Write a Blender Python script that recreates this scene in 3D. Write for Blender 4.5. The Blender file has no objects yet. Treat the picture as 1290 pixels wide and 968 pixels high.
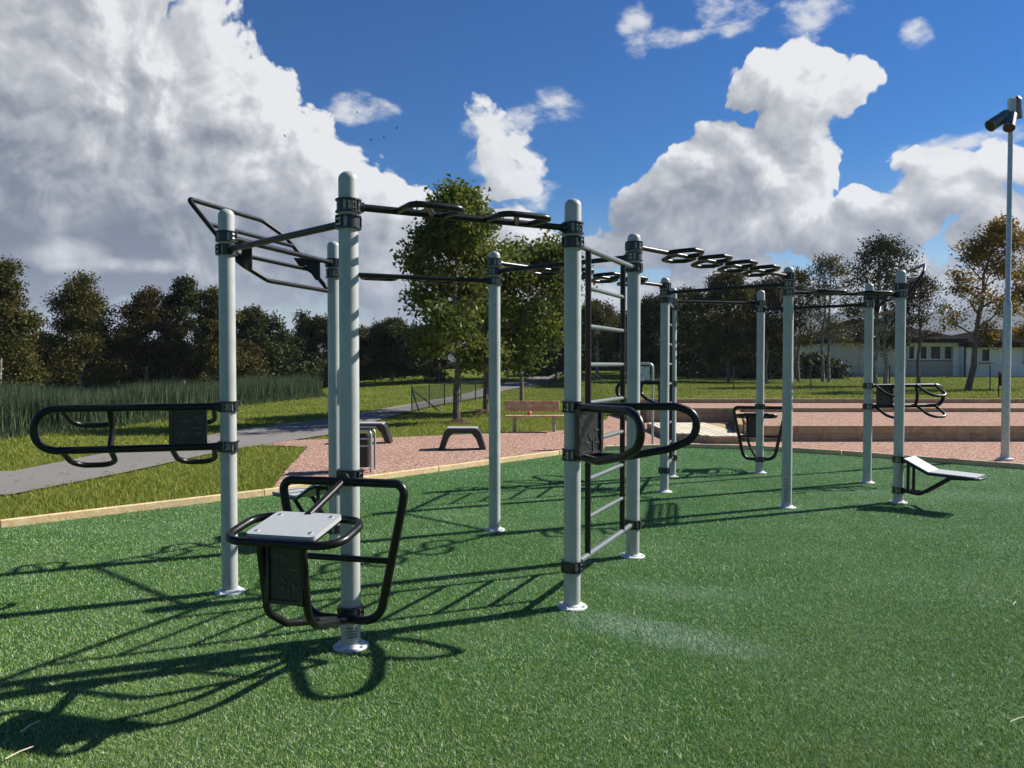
import bpy, math, random
import numpy as np
from mathutils import Vector, Matrix

random.seed(7)
RNG = np.random.default_rng(7)
sc = bpy.context.scene
COL = sc.collection
R = math.radians
CAM_H, PITCH, F = 1.503, R(1.536), 967.0          # photo pixels: 1290 x 968


def U(px, py, z=0.0):
    """ground-plan point (x, y) where the sight line of photo pixel px,py meets height z"""
    a, b = (px - 645) / F, (484 - py) / F
    dy, dz = math.cos(PITCH) + b * math.sin(PITCH), b * math.cos(PITCH) - math.sin(PITCH)
    t = (z - CAM_H) / dz
    return (a * t, dy * t)


def at(px, py, Y):
    """point on the sight line of a pixel at distance Y"""
    a, b = (px - 645) / F, (484 - py) / F
    dy, dz = math.cos(PITCH) + b * math.sin(PITCH), b * math.cos(PITCH) - math.sin(PITCH)
    return (a * Y / dy, Y, CAM_H + dz * Y / dy)


# ------------------------------------------------------------------ materials
def new_mat(name):
    m = bpy.data.materials.new(name)
    m.use_nodes = True
    nt = m.node_tree
    return m, nt, nt.nodes['Principled BSDF']


def N(nt, t, **kw):
    n = nt.nodes.new(t)
    for k, v in kw.items():
        if k in n.inputs:
            n.inputs[k].default_value = v
        else:
            setattr(n, k, v)
    return n


def noise_mat(name, c1, c2, scale=20, rough=.8, c3=None, scale2=2.0, bump=0.0, bscale=None, metallic=0, detail=6,
              spec=None, rough2=None, bdist=.01, lo=.35, hi=.65):
    m, nt, b = new_mat(name)
    tc = N(nt, 'ShaderNodeTexCoord')
    n1 = N(nt, 'ShaderNodeTexNoise', Scale=scale, Detail=detail)
    nt.links.new(tc.outputs['Object'], n1.inputs['Vector'])
    cr = N(nt, 'ShaderNodeValToRGB')
    cr.color_ramp.elements[0].position = lo
    cr.color_ramp.elements[1].position = hi
    cr.color_ramp.elements[0].color = (*c1, 1)
    cr.color_ramp.elements[1].color = (*c2, 1)
    nt.links.new(n1.outputs['Fac'], cr.inputs['Fac'])
    out = cr.outputs['Color']
    if c3:
        n2 = N(nt, 'ShaderNodeTexNoise', Scale=scale2, Detail=4)
        nt.links.new(tc.outputs['Object'], n2.inputs['Vector'])
        mr = N(nt, 'ShaderNodeMapRange')
        mr.inputs['From Min'].default_value = .45
        mr.inputs['From Max'].default_value = .7
        nt.links.new(n2.outputs['Fac'], mr.inputs['Value'])
        mx = N(nt, 'ShaderNodeMix', data_type='RGBA')
        nt.links.new(mr.outputs['Result'], mx.inputs['Factor'])
        nt.links.new(out, mx.inputs['A'])
        mx.inputs['B'].default_value = (*c3, 1)
        out = mx.outputs['Result']
    nt.links.new(out, b.inputs['Base Color'])
    b.inputs['Roughness'].default_value = rough
    b.inputs['Metallic'].default_value = metallic
    if spec is not None:
        b.inputs['Specular IOR Level'].default_value = spec
    if rough > .82:
        b.inputs['IOR'].default_value = 1.08
    if rough2 is not None:
        mr = N(nt, 'ShaderNodeMapRange')
        mr.inputs['To Min'].default_value = rough
        mr.inputs['To Max'].default_value = rough2
        nt.links.new(n1.outputs['Fac'], mr.inputs['Value'])
        nt.links.new(mr.outputs['Result'], b.inputs['Roughness'])
    if bump:
        n3 = N(nt, 'ShaderNodeTexNoise', Scale=bscale or scale, Detail=5)
        nt.links.new(tc.outputs['Object'], n3.inputs['Vector'])
        bp = N(nt, 'ShaderNodeBump', Strength=bump, Distance=bdist)
        nt.links.new(n3.outputs['Fac'], bp.inputs['Height'])
        nt.links.new(bp.outputs['Normal'], b.inputs['Normal'])
    return m


M = {}
M['post'] = noise_mat('post_paint', (.355, .365, .345), (.40, .41, .39), 3, .38, bump=.03, bscale=160, bdist=.002, c3=(.33, .34, .32), scale2=9, rough2=.5)
M['plate'] = noise_mat('base_plate_metal', (.42, .44, .43), (.66, .68, .66), 24, .7, bump=.4, bscale=60)
M['black'] = noise_mat('black_powder_coat', (.004, .004, .004), (.008, .0075, .007), 30, .28, spec=.32, bump=.06, bscale=300, bdist=.001, rough2=.42)
M['clamp'] = noise_mat('black_clamp', (.010, .010, .011), (.022, .022, .024), 60, .4, bump=.1, bscale=90, bdist=.002)
M['steel'] = noise_mat('zinc_bolt', (.5, .5, .5), (.7, .7, .7), 60, .25, metallic=1)
M['rung'] = noise_mat('grey_rung', (.16, .18, .18), (.21, .23, .23), 50, .3, metallic=.35)
M['dimple'] = noise_mat('black_panel', (.008, .008, .009), (.02, .02, .022), 25, .35, bump=.5, bscale=35, bdist=.01)
M['pad'] = noise_mat('grey_plastic_pad', (.33, .35, .35), (.42, .44, .44), 120, .5, bump=.25, bscale=260, bdist=.002, c3=(.37, .39, .39), scale2=6)
M['emboss'] = noise_mat('worn_embossing', (.03, .03, .03), (.09, .09, .09), 60, .35)
M['ink'] = noise_mat('black_print', (.015, .015, .015), (.03, .03, .03), 60, .6)
M['timber'] = noise_mat('sawn_timber', (.58, .40, .19), (.72, .55, .31), 14, .8, c3=(.50, .38, .23), scale2=2.2, bump=.3, bscale=40)
M['sleeper'] = noise_mat('weathered_sleeper', (.30, .21, .11), (.46, .34, .20), 9, .85, c3=(.36, .29, .19), scale2=3, bump=.4, bscale=30)
M['deck'] = noise_mat('pale_deck_boards', (.54, .47, .33), (.68, .61, .46), 8, .8, c3=(.50, .44, .33), scale2=2, bump=.3, bscale=40)
M['asphalt'] = noise_mat('asphalt', (.14, .132, .122), (.26, .245, .225), 160, .9, c3=(.19, .178, .162), scale2=.7, bump=.5, bscale=150)
M['bench_wood'] = noise_mat('red_brown_bench_wood', (.40, .17, .09), (.56, .30, .18), 10, .7, c3=(.58, .42, .28), scale2=6, bump=.2)
M['concrete'] = noise_mat('bench_leg_concrete', (.30, .29, .27), (.42, .41, .38), 20, .9, bump=.3)
M['galv'] = noise_mat('galvanised_steel', (.34, .38, .38), (.46, .50, .50), 25, .42, metallic=.55, bump=.05)
M['lampbody'] = noise_mat('lamp_housing', (.10, .11, .12), (.16, .17, .18), 20, .4, metallic=.5)
M['glass'] = noise_mat('dark_glass', (.010, .011, .013), (.02, .022, .024), 1.5, .25, spec=.3)
M['white_wall'] = noise_mat('white_cladding', (.80, .77, .71), (.87, .84, .79), 2, .8, c3=(.62, .62, .60), scale2=.6)
M['cream_wall'] = noise_mat('cream_panel', (.60, .52, .41), (.70, .62, .50), 2, .85, c3=(.62, .52, .40), scale2=.5)
M['grey_wall'] = noise_mat('grey_brick_panel', (.40, .35, .29), (.52, .46, .39), 9, .9)
M['roof'] = noise_mat('dark_roof', (.012, .011, .012), (.028, .026, .027), 6, .9, spec=.05, bump=.3)
M['frame_white'] = noise_mat('white_frame', (.78, .75, .70), (.85, .82, .77), 5, .6)
M['fence'] = noise_mat('green_fence_steel', (.03, .06, .045), (.06, .09, .07), 20, .5)
M['bark'] = noise_mat('bark', (.075, .06, .045), (.20, .17, .14), 18, .95, bump=.8, bscale=14, bdist=.03)
M['bark_pale'] = noise_mat('pale_bark', (.12, .11, .10), (.36, .34, .31), 9, .9, bump=.5, bscale=14, bdist=.02)
M['soil'] = noise_mat('bare_soil', (.05, .03, .02), (.13, .08, .055), 16, 1, bump=1, bscale=20, bdist=.05)
M['sign_face'] = noise_mat('pale_sign_face', (.46, .48, .50), (.60, .62, .63), 8, .5, c3=(.25, .27, .30), scale2=14)
M['oldwood'] = noise_mat('old_wooden_post', (.16, .10, .07), (.30, .20, .15), 12, .9, bump=.4)
M['ball'] = noise_mat('orange_ball', (.55, .10, .04), (.65, .16, .06), 10, .6)
M['bird'] = noise_mat('dark_bird', (.02, .02, .02), (.04, .04, .04), 10, .9)
M['straw'] = noise_mat('dry_straw', (.55, .48, .32), (.68, .60, .42), 10, .8)
M['hill'] = noise_mat('far_forest_hill', (.006, .011, .012), (.014, .022, .020), .03, 1, c3=(.02, .03, .024), scale2=.006, spec=.0)
M['under'] = noise_mat('underside', (.02, .02, .02), (.03, .03, .03), 10, .7)


def turf_mat():
    m, nt, b = new_mat('artificial_turf')
    L = nt.links.new
    geo = N(nt, 'ShaderNodeNewGeometry')
    n1 = N(nt, 'ShaderNodeTexNoise', Scale=95, Detail=6, Roughness=.75)
    n2 = N(nt, 'ShaderNodeTexNoise', Scale=.9, Detail=6, Roughness=.6)
    L(geo.outputs['Position'], n1.inputs['Vector'])
    L(geo.outputs['Position'], n2.inputs['Vector'])
    cr = N(nt, 'ShaderNodeValToRGB')
    e = cr.color_ramp.elements
    e[0].position, e[0].color = .3, (.012, .04, .012, 1)
    e[1].position, e[1].color = .62, (.05, .17, .055, 1)
    k = cr.color_ramp.elements.new(.74)
    k.color = (.20, .36, .20, 1)
    L(n1.outputs['Fac'], cr.inputs['Fac'])
    mr = N(nt, 'ShaderNodeMapRange')
    for i, v in (('From Min', .42), ('From Max', .72), ('To Min', 0), ('To Max', .38)):
        mr.inputs[i].default_value = v
    L(n2.outputs['Fac'], mr.inputs['Value'])
    mx = N(nt, 'ShaderNodeMix', data_type='RGBA')
    L(mr.outputs['Result'], mx.inputs['Factor'])
    L(cr.outputs['Color'], mx.inputs['A'])
    mx.inputs['B'].default_value = (.17, .29, .17, 1)
    L(mx.outputs['Result'], b.inputs['Base Color'])
    b.inputs['Roughness'].default_value = .6
    b.inputs['IOR'].default_value = 1.15
    bp = N(nt, 'ShaderNodeBump', Strength=1, Distance=.02)
    L(n1.outputs['Fac'], bp.inputs['Height'])
    L(bp.outputs['Normal'], b.inputs['Normal'])
    return m


def blade_mat(name, cols, rough=.4, sand=None, scale=3.0, transl=.25, fine=60, patch=None):
    """grass blade: colour varies blade to blade (fine noise) and in broad patches; sand = worn pale streaks (x,y,rx,ry,rot)"""
    m, nt, b = new_mat(name)
    L = nt.links.new
    geo = N(nt, 'ShaderNodeNewGeometry')
    cr = N(nt, 'ShaderNodeValToRGB')
    e = cr.color_ramp.elements
    e[0].position, e[0].color = .0, (*cols[0], 1)
    e[1].position, e[1].color = 1., (*cols[-1], 1)
    for i, c in enumerate(cols[1:-1]):
        k = cr.color_ramp.elements.new((i + 1) / (len(cols) - 1))
        k.color = (*c, 1)
    L(geo.outputs['Random Per Island'], cr.inputs['Fac'])
    n2 = N(nt, 'ShaderNodeTexNoise', Scale=scale, Detail=5, Roughness=.62)
    L(geo.outputs['Position'], n2.inputs['Vector'])
    mr = N(nt, 'ShaderNodeMapRange')
    for i, v in (('From Min', .4), ('From Max', .68), ('To Min', 0), ('To Max', .55)):
        mr.inputs[i].default_value = v
    L(n2.outputs['Fac'], mr.inputs['Value'])
    mx = N(nt, 'ShaderNodeMix', data_type='RGBA')
    L(mr.outputs['Result'], mx.inputs['Factor'])
    L(cr.outputs['Color'], mx.inputs['A'])
    mx.inputs['B'].default_value = (*(patch or cols[-1]), 1)
    col = mx.outputs['Result']
    for (sx, sy, rx, ry, rot, amt) in (sand or []):
        mp = N(nt, 'ShaderNodeMapping', vector_type='TEXTURE')
        mp.inputs['Location'].default_value = (sx, sy, 0)
        mp.inputs['Rotation'].default_value = (0, 0, rot)
        mp.inputs['Scale'].default_value = (rx, ry, 1000)
        L(geo.outputs['Position'], mp.inputs['Vector'])
        ln = N(nt, 'ShaderNodeVectorMath', operation='LENGTH')
        L(mp.outputs['Vector'], ln.inputs[0])
        nn = N(nt, 'ShaderNodeTexNoise', Scale=5, Detail=6, Roughness=.7)
        L(geo.outputs['Position'], nn.inputs['Vector'])
        ad = N(nt, 'ShaderNodeMath', operation='ADD')
        L(ln.outputs['Value'], ad.inputs[0])
        L(nn.outputs['Fac'], ad.inputs[1])
        r2 = N(nt, 'ShaderNodeMapRange', interpolation_type='SMOOTHSTEP')
        for i, v in (('From Min', .75), ('From Max', 1.55), ('To Min', amt), ('To Max', 0)):
            r2.inputs[i].default_value = v
        L(ad.outputs['Value'], r2.inputs['Value'])
        gr = N(nt, 'ShaderNodeTexWhiteNoise', noise_dimensions='1D')
        L(geo.outputs['Random Per Island'], gr.inputs['W'])
        gg = N(nt, 'ShaderNodeMath', operation='MULTIPLY')
        gg.use_clamp = True
        L(r2.outputs['Result'], gg.inputs[0])
        g2 = N(nt, 'ShaderNodeMath', operation='MULTIPLY_ADD')
        L(gr.outputs['Value'], g2.inputs[0])
        g2.inputs[1].default_value, g2.inputs[2].default_value = 1.3, .15
        L(g2.outputs[0], gg.inputs[1])
        m2 = N(nt, 'ShaderNodeMix', data_type='RGBA')
        L(gg.outputs[0], m2.inputs['Factor'])
        L(col, m2.inputs['A'])
        m2.inputs['B'].default_value = (.58, .66, .52, 1)
        col = m2.outputs['Result']
    L(col, b.inputs['Base Color'])
    b.inputs['Roughness'].default_value = rough
    b.inputs['IOR'].default_value = 1.16
    if transl:
        tr = N(nt, 'ShaderNodeBsdfTranslucent')
        L(col, tr.inputs['Color'])
        ms = N(nt, 'ShaderNodeMixShader', Fac=transl)
        L(b.outputs[0], ms.inputs[1])
        L(tr.outputs[0], ms.inputs[2])
        L(ms.outputs[0], nt.nodes['Material Output'].inputs['Surface'])
    return m


def gravel_mat():
    m, nt, b = new_mat('red_gravel')
    L = nt.links.new
    geo = N(nt, 'ShaderNodeNewGeometry')
    v = N(nt, 'ShaderNodeTexVoronoi', Scale=42)
    L(geo.outputs['Position'], v.inputs['Vector'])
    sep = N(nt, 'ShaderNodeSeparateColor')
    L(v.outputs['Color'], sep.inputs['Color'])
    cr = N(nt, 'ShaderNodeValToRGB')
    e = cr.color_ramp.elements
    e[0].position, e[0].color = 0, (.18, .095, .068, 1)
    e[1].position, e[1].color = 1, (.54, .42, .35, 1)
    for p, c in ((.35, (.31, .175, .125)), (.7, (.40, .245, .185))):
        k = cr.color_ramp.elements.new(p)
        k.color = (*c, 1)
    L(sep.outputs['Red'], cr.inputs['Fac'])
    n2 = N(nt, 'ShaderNodeTexNoise', Scale=.8, Detail=7, Roughness=.65)
    L(geo.outputs['Position'], n2.inputs['Vector'])
    mr = N(nt, 'ShaderNodeMapRange')
    for i, vv in (('From Min', .5), ('From Max', .75), ('To Min', 0), ('To Max', .5)):
        mr.inputs[i].default_value = vv
    L(n2.outputs['Fac'], mr.inputs['Value'])
    mx = N(nt, 'ShaderNodeMix', data_type='RGBA')
    L(mr.outputs['Result'], mx.inputs['Factor'])
    L(cr.outputs['Color'], mx.inputs['A'])
    mx.inputs['B'].default_value = (.25, .165, .13, 1)
    n4 = N(nt, 'ShaderNodeTexNoise', Scale=2.6, Detail=8, Roughness=.7)
    L(geo.outputs['Position'], n4.inputs['Vector'])
    m4 = N(nt, 'ShaderNodeMapRange')
    for i, vv in (('From Min', .56), ('From Max', .70), ('To Min', 0), ('To Max', .45)):
        m4.inputs[i].default_value = vv
    L(n4.outputs['Fac'], m4.inputs['Value'])
    mx4 = N(nt, 'ShaderNodeMix', data_type='RGBA')
    L(m4.outputs['Result'], mx4.inputs['Factor'])
    L(mx.outputs['Result'], mx4.inputs['A'])
    mx4.inputs['B'].default_value = (.50, .36, .28, 1)
    L(mx4.outputs['Result'], b.inputs['Base Color'])
    b.inputs['Roughness'].default_value = .95
    b.inputs['IOR'].default_value = 1.12
    bp = N(nt, 'ShaderNodeBump', Strength=.8, Distance=.015)
    L(v.outputs['Distance'], bp.inputs['Height'])
    L(bp.outputs['Normal'], b.inputs['Normal'])
    return m


M['turf'] = turf_mat()
M['gravel'] = gravel_mat()
streak = U(830, 800)
M['turf_blade'] = blade_mat('turf_blade', [(.026, .048, .008), (.085, .15, .018), (.15, .28, .035), (.22, .38, .055), (.42, .56, .18), (.95, .97, .80)], rough=.5,
                            sand=[(streak[0], streak[1], .75, .27, R(-32), 1.0), (U(850, 745)[0], U(850, 745)[1], .7, .25, R(-25), .5),
                                  (U(1190, 625)[0], U(1190, 625)[1], 1.6, .45, R(-10), .5)],
                            scale=1.1, transl=.12, patch=(.24, .31, .09))
M['lawn_blade'] = blade_mat('lawn_blade', [(.07, .10, .014), (.13, .18, .022), (.20, .25, .03), (.28, .31, .05), (.40, .36, .12)], rough=.55,
                            scale=.6, transl=.3, patch=(.27, .27, .06))
M['lawn'] = noise_mat('lawn_ground', (.035, .06, .010), (.13, .17, .03), 30, .95, c3=(.15, .16, .035), scale2=.5, bump=.8, bscale=40, bdist=.03, lo=.25, hi=.75)
M['reed'] = blade_mat('reed_blade', [(.012, .03, .014), (.028, .055, .026), (.055, .09, .045), (.13, .16, .09)], rough=.42, scale=1.8, transl=.3)
LEAF = {
    'oak': blade_mat('oak_leaf', [(.025, .045, .010), (.045, .08, .015), (.08, .12, .020), (.13, .18, .032), (.19, .19, .045)], rough=.36, scale=1.6, transl=.38),
    'birch': blade_mat('birch_leaf', [(.022, .034, .009), (.042, .055, .013), (.075, .080, .018), (.12, .09, .024)], rough=.5, scale=.9, transl=.22),
    'dark': blade_mat('dark_leaf', [(.012, .022, .007), (.024, .04, .011), (.04, .058, .015), (.07, .07, .02)], rough=.5, scale=.6, transl=.15),
    'autumn': blade_mat('autumn_leaf', [(.05, .06, .012), (.10, .10, .018), (.20, .17, .025), (.30, .19, .025), (.20, .10, .018)], rough=.5, scale=1.4, transl=.35),
    'brown': blade_mat('brown_leaf', [(.026, .022, .008), (.055, .038, .013), (.09, .055, .018), (.055, .06, .018)], rough=.55, scale=.8, transl=.2),
}


# ------------------------------------------------------------------ mesh building
class MB:
    def __init__(s):
        s.v, s.f, s.mi, s.cur = [], [], [], 0

    def add(s, vs, fs):
        o = len(s.v)
        s.v += [tuple(p) for p in vs]
        for f in fs:
            s.f.append(tuple(i + o for i in f))
            s.mi.append(s.cur)

    def box(s, c, size, rot=0.0, mat=None, bevel=0):
        hx, hy, hz = (a / 2 for a in size)
        if bevel:
            b = bevel
            pts, fs = [], []
            # chamfered box: plan octagon with a chamfered top
            oc = [(-hx + b, -hy), (hx - b, -hy), (hx, -hy + b), (hx, hy - b), (hx - b, hy), (-hx + b, hy), (-hx, hy - b), (-hx, -hy + b)]
            for z, k in ((-hz, 0), (hz - b, 0), (hz, b)):
                for (x, y) in oc:
                    pts.append((x - k * (1 if x > 0 else -1), y - k * (1 if y > 0 else -1), z))
            fs.append(tuple(range(7, -1, -1)))
            for r in (0, 1):
                for i in range(8):
                    j = (i + 1) % 8
                    fs.append((r * 8 + i, r * 8 + j, r * 8 + 8 + j, r * 8 + 8 + i))
            fs.append(tuple(range(16, 24)))
        else:
            pts = [(x, y, z) for z in (-hz, hz) for (x, y) in ((-hx, -hy), (hx, -hy), (hx, hy), (-hx, hy))]
            fs = [(3, 2, 1, 0), (4, 5, 6, 7), (0, 1, 5, 4), (1, 2, 6, 5), (2, 3, 7, 6), (3, 0, 4, 7)]
        m = mat if mat is not None else Matrix.Rotation(rot, 3, 'Z')
        c = Vector(c)
        s.add([c + m @ Vector(p) for p in pts], fs)

    def cyl(s, p0, p1, r0, r1=None, seg=16, caps=True):
        r1 = r0 if r1 is None else r1
        p0, p1 = Vector(p0), Vector(p1)
        d = (p1 - p0).normalized()
        a = d.orthogonal().normalized()
        b = d.cross(a)
        vs = []
        for p, r in ((p0, r0), (p1, r1)):
            for i in range(seg):
                t = 2 * math.pi * i / seg
                vs.append(p + (a * math.cos(t) + b * math.sin(t)) * r)
        fs = [(i, (i + 1) % seg, seg + (i + 1) % seg, seg + i) for i in range(seg)]
        if caps:
            fs += [tuple(range(seg - 1, -1, -1)), tuple(range(seg, 2 * seg))]
        s.add(vs, fs)

    def lathe(s, x, y, prof, seg=24, flute=None):
        vs, fs = [], []
        for (r, z) in prof:
            for i in range(seg):
                t = 2 * math.pi * i / seg
                rr = r * (1 if not flute else (1 - flute * (i % 2)))
                vs.append((x + rr * math.cos(t), y + rr * math.sin(t), z))
        n = len(prof)
        for k in range(n - 1):
            for i in range(seg):
                j = (i + 1) % seg
                fs.append((k * seg + i, k * seg + j, (k + 1) * seg + j, (k + 1) * seg + i))
        fs.append(tuple(range(seg - 1, -1, -1)))
        fs.append(tuple(range((n - 1) * seg, n * seg)))
        s.add(vs, fs)

    def tube(s, pts, r, fillet=0.0, closed=False, seg=10, fs_n=6, taper=None):
        pts = [Vector(p) for p in pts]
        n = len(pts)
        path = []
        for i, p in enumerate(pts):
            if not closed and i in (0, n - 1):
                path.append(p)
                continue
            a, b = pts[(i - 1) % n], pts[(i + 1) % n]
            da, db = a - p, b - p
            fl = fillet[i] if isinstance(fillet, (list, tuple)) else fillet
            ang = da.angle(db) if da.length > 1e-6 and db.length > 1e-6 else math.pi
            if fl <= 0 or ang > 3.10:
                path.append(p)
                continue
            t = min(fl / math.tan(ang / 2), da.length * .49, db.length * .49)
            q0, q1 = p + da.normalized() * t, p + db.normalized() * t
            for k in range(fs_n + 1):
                u = k / fs_n
                # conic with weight of a circular arc
                w = math.sin(ang / 2)
                den = (1 - u) ** 2 + 2 * w * u * (1 - u) + u * u
                path.append((q0 * (1 - u) ** 2 + p * (2 * w * u * (1 - u)) + q1 * u * u) / den)
        m = len(path)
        tang = []
        for i in range(m):
            if closed:
                d = path[(i + 1) % m] - path[(i - 1) % m]
            else:
                d = path[min(i + 1, m - 1)] - path[max(i - 1, 0)]
            tang.append(d.normalized())
        a = tang[0].orthogonal().normalized()
        vs = []
        frames = []
        for i in range(m):
            a = (a - tang[i] * a.dot(tang[i]))
            a = a.normalized() if a.length > 1e-6 else tang[i].orthogonal().normalized()
            frames.append((a.copy(), tang[i].cross(a)))
        if closed:   # undo the leftover twist
            a_end = (frames[-1][0] - tang[0] * frames[-1][0].dot(tang[0])).normalized()
            tw = math.atan2(a_end.cross(frames[0][0]).dot(tang[0]), a_end.dot(frames[0][0]))
        else:
            tw = 0
        for i in range(m):
            a, b = frames[i]
            rr = r if taper is None else r + (taper - r) * i / (m - 1)
            off = tw * i / m
            for k in range(seg):
                t = 2 * math.pi * k / seg + off
                vs.append(path[i] + (a * math.cos(t) + b * math.sin(t)) * rr)
        fs = []
        for i in range(m if closed else m - 1):
            j = (i + 1) % m
            for k in range(seg):
                l = (k + 1) % seg
                fs.append((i * seg + k, i * seg + l, j * seg + l, j * seg + k))
        if not closed:
            fs += [tuple(range(seg - 1, -1, -1)), tuple(range((m - 1) * seg, m * seg))]
        s.add(vs, fs)

    def prism(s, poly, fr, th):
        """poly 2D points in frame fr=(origin,u,v) extruded by th along u x v"""
        o, u, v = (Vector(a) for a in fr)
        w = u.cross(v).normalized() * th
        n = len(poly)
        vs = [o + u * a + v * b for a, b in poly] + [o + u * a + v * b + w for a, b in poly]
        fs = [tuple(range(n - 1, -1, -1)), tuple(range(n, 2 * n))]
        fs += [(i, (i + 1) % n, n + (i + 1) % n, n + i) for i in range(n)]
        s.add(vs, fs)

    def build(s, name, mats, parent=None, smooth=True, org=None):
        me = bpy.data.meshes.new(name)
        o3 = Vector((0, 0, 0))
        if org is not None:
            o3 = Vector(org)
        elif parent is not None:
            o3 = world_org(parent)
        me.from_pydata([tuple(Vector(p) - o3) for p in s.v], [], s.f)
        mats = mats if isinstance(mats, (list, tuple)) else [mats]
        for m in mats:
            me.materials.append(m)
        if len(mats) > 1:
            me.polygons.foreach_set('material_index', s.mi)
        me.update()
        if smooth:
            me.polygons.foreach_set('use_smooth', [True] * len(me.polygons))
            me.set_sharp_from_angle(angle=R(38))
        o = bpy.data.objects.new(name, me)
        COL.objects.link(o)
        if parent is not None:
            o.parent = parent
        elif org is not None:
            o.location = org
        return o


def world_org(o):
    v = Vector((0, 0, 0))
    while o is not None:
        v += o.location
        o = o.parent
    return v


def np_mesh(name, verts, nper, mat, parent=None, org=(0, 0, 0)):
    """many loose faces of nper corners each"""
    verts = np.asarray(verts, dtype=np.float32).reshape(-1, 3) - np.asarray(org, dtype=np.float32)
    nf = len(verts) // nper
    me = bpy.data.meshes.new(name)
    me.vertices.add(len(verts))
    me.vertices.foreach_set('co', verts.ravel())
    me.loops.add(nf * nper)
    me.loops.foreach_set('vertex_index', np.arange(nf * nper, dtype=np.int32))
    me.polygons.add(nf)
    me.polygons.foreach_set('loop_start', np.arange(0, nf * nper, nper, dtype=np.int32))
    me.update(calc_edges=True)
    me.materials.append(mat)
    o = bpy.data.objects.new(name, me)
    COL.objects.link(o)
    if parent is not None:
        o.parent = parent
    return o


def tag(o, label=None, cat=None, group=None, kind=None):
    if label: o['label'] = label
    if cat: o['category'] = cat
    if group: o['group'] = group
    if kind: o['kind'] = kind
    return o


def empty(name, loc, label, cat, group=None):
    o = bpy.data.objects.new(name, None)
    o.location = loc
    o.empty_display_size = .2
    COL.objects.link(o)
    return tag(o, label, cat, group)


def copy_thing(src, loc, rz=0, scale=1, label=None):
    r = src.copy()
    COL.objects.link(r)
    r.location, r.rotation_euler, r.scale = loc, (0, 0, rz), (scale if isinstance(scale, tuple) else (scale,) * 3)
    if label: r['label'] = label
    for ch in list(src.children):
        c = ch.copy()
        COL.objects.link(c)
        c.parent = r
        for g in ch.children:
            d = g.copy()
            COL.objects.link(d)
            d.parent = c
    return r


def inside(px, py, poly):
    px, py = np.asarray(px), np.asarray(py)
    c = np.zeros(px.shape, bool)
    n = len(poly)
    for i in range(n):
        x0, y0 = poly[i]
        x1, y1 = poly[(i + 1) % n]
        hit = ((y0 > py) != (y1 > py)) & (px < (x1 - x0) * (py - y0) / (y1 - y0 + 1e-12) + x0)
        c ^= hit
    return c


# ------------------------------------------------------------------ terrain
def S(a, b, x):
    t = np.clip((np.asarray(x, float) - a) / (b - a), 0, 1)
    return t * t * (3 - 2 * t)


def ground(x, y):
    g = .42 * S(22.5, 22.95, y) * S(2.9, 3.5, x)
    g = g + 1.15 * S(33, 75, y) * S(-16, -4, x) * (1 - .85 * S(7, 13, x))
    g = g - .45 * S(16, 26, y) * S(-10, -15, x)
    return g


TURF = [U(-160, 686), U(0, 667), U(333, 626), U(705, 574), U(762, 568), U(860, 565), U(945, 567), U(1060, 574), U(1290, 592), (10.5, 8.6), (9.5, -4), (-9, -4), (-9.5, 4)]
GRAVEL = [U(300, 632), U(334, 627), U(362, 590), U(388, 563), U(300, 560), U(330, 556), U(420, 553), U(500, 551), U(620, 546), U(715, 542), U(764, 529),
          U(772, 512), (2.9, 22.3), (42, 22.3), (42, 4), (9, 4), (5, 8), (-2, 8)]
PATH_UP = [(-30, 3), (-14, 8.2), U(20, 593), U(143, 569), U(208, 560), U(300, 541), U(415, 528), U(520, 509), (-1.5, 42), (3, 60)]
PATH_LO = [(-30, .2), (-12, 5.6), U(20, 622), U(113, 604), U(164, 594), U(278, 569), U(420, 547), U(520, 518), (-.3, 40), (6, 60)]


def make_ground():
    xs = np.concatenate([[-3000, -1500, -700, -300, -150, -90, -60], np.arange(-45, 46, 1.0), [60, 90, 150, 300, 700, 1500, 3000]])
    ys = np.concatenate([[-400, -100, -30], np.arange(-8, 22, 2.0), np.arange(22, 24, .25), np.arange(24, 80, 2.0), [90, 110, 150, 250, 500, 1000, 2000, 3500]])
    X, Y = np.meshgrid(xs, ys)
    Z = ground(X, Y)
    Z = Z - .02
    vs = np.stack([X, Y, Z], -1).reshape(-1, 3)
    nx = len(xs)
    mb = MB()
    fs = []
    for j in range(len(ys) - 1):
        for i in range(nx - 1):
            k = j * nx + i
            fs.append((k, k + 1, k + nx + 1, k + nx))
    mb.add(vs, fs)
    tag(mb.build('ground', M['lawn']), kind='structure')


def sheet(name, poly, z, mat, kind='structure'):
    mb = MB()
    mb.add([(x, y, z) for x, y in poly], [tuple(range(len(poly)))])
    o = mb.build(name, mat, smooth=False)
    nz = o.data.polygons[0].normal.z
    if nz < 0:
        o.data.flip_normals()
    return tag(o, kind=kind)


def resample(pl, n):
    pl = [np.array(p, float) for p in pl]
    out = []
    for i in range(len(pl) - 1):
        for k in range(n):
            out.append(pl[i] + (pl[i + 1] - pl[i]) * k / n)
    out.append(pl[-1])
    return out


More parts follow.
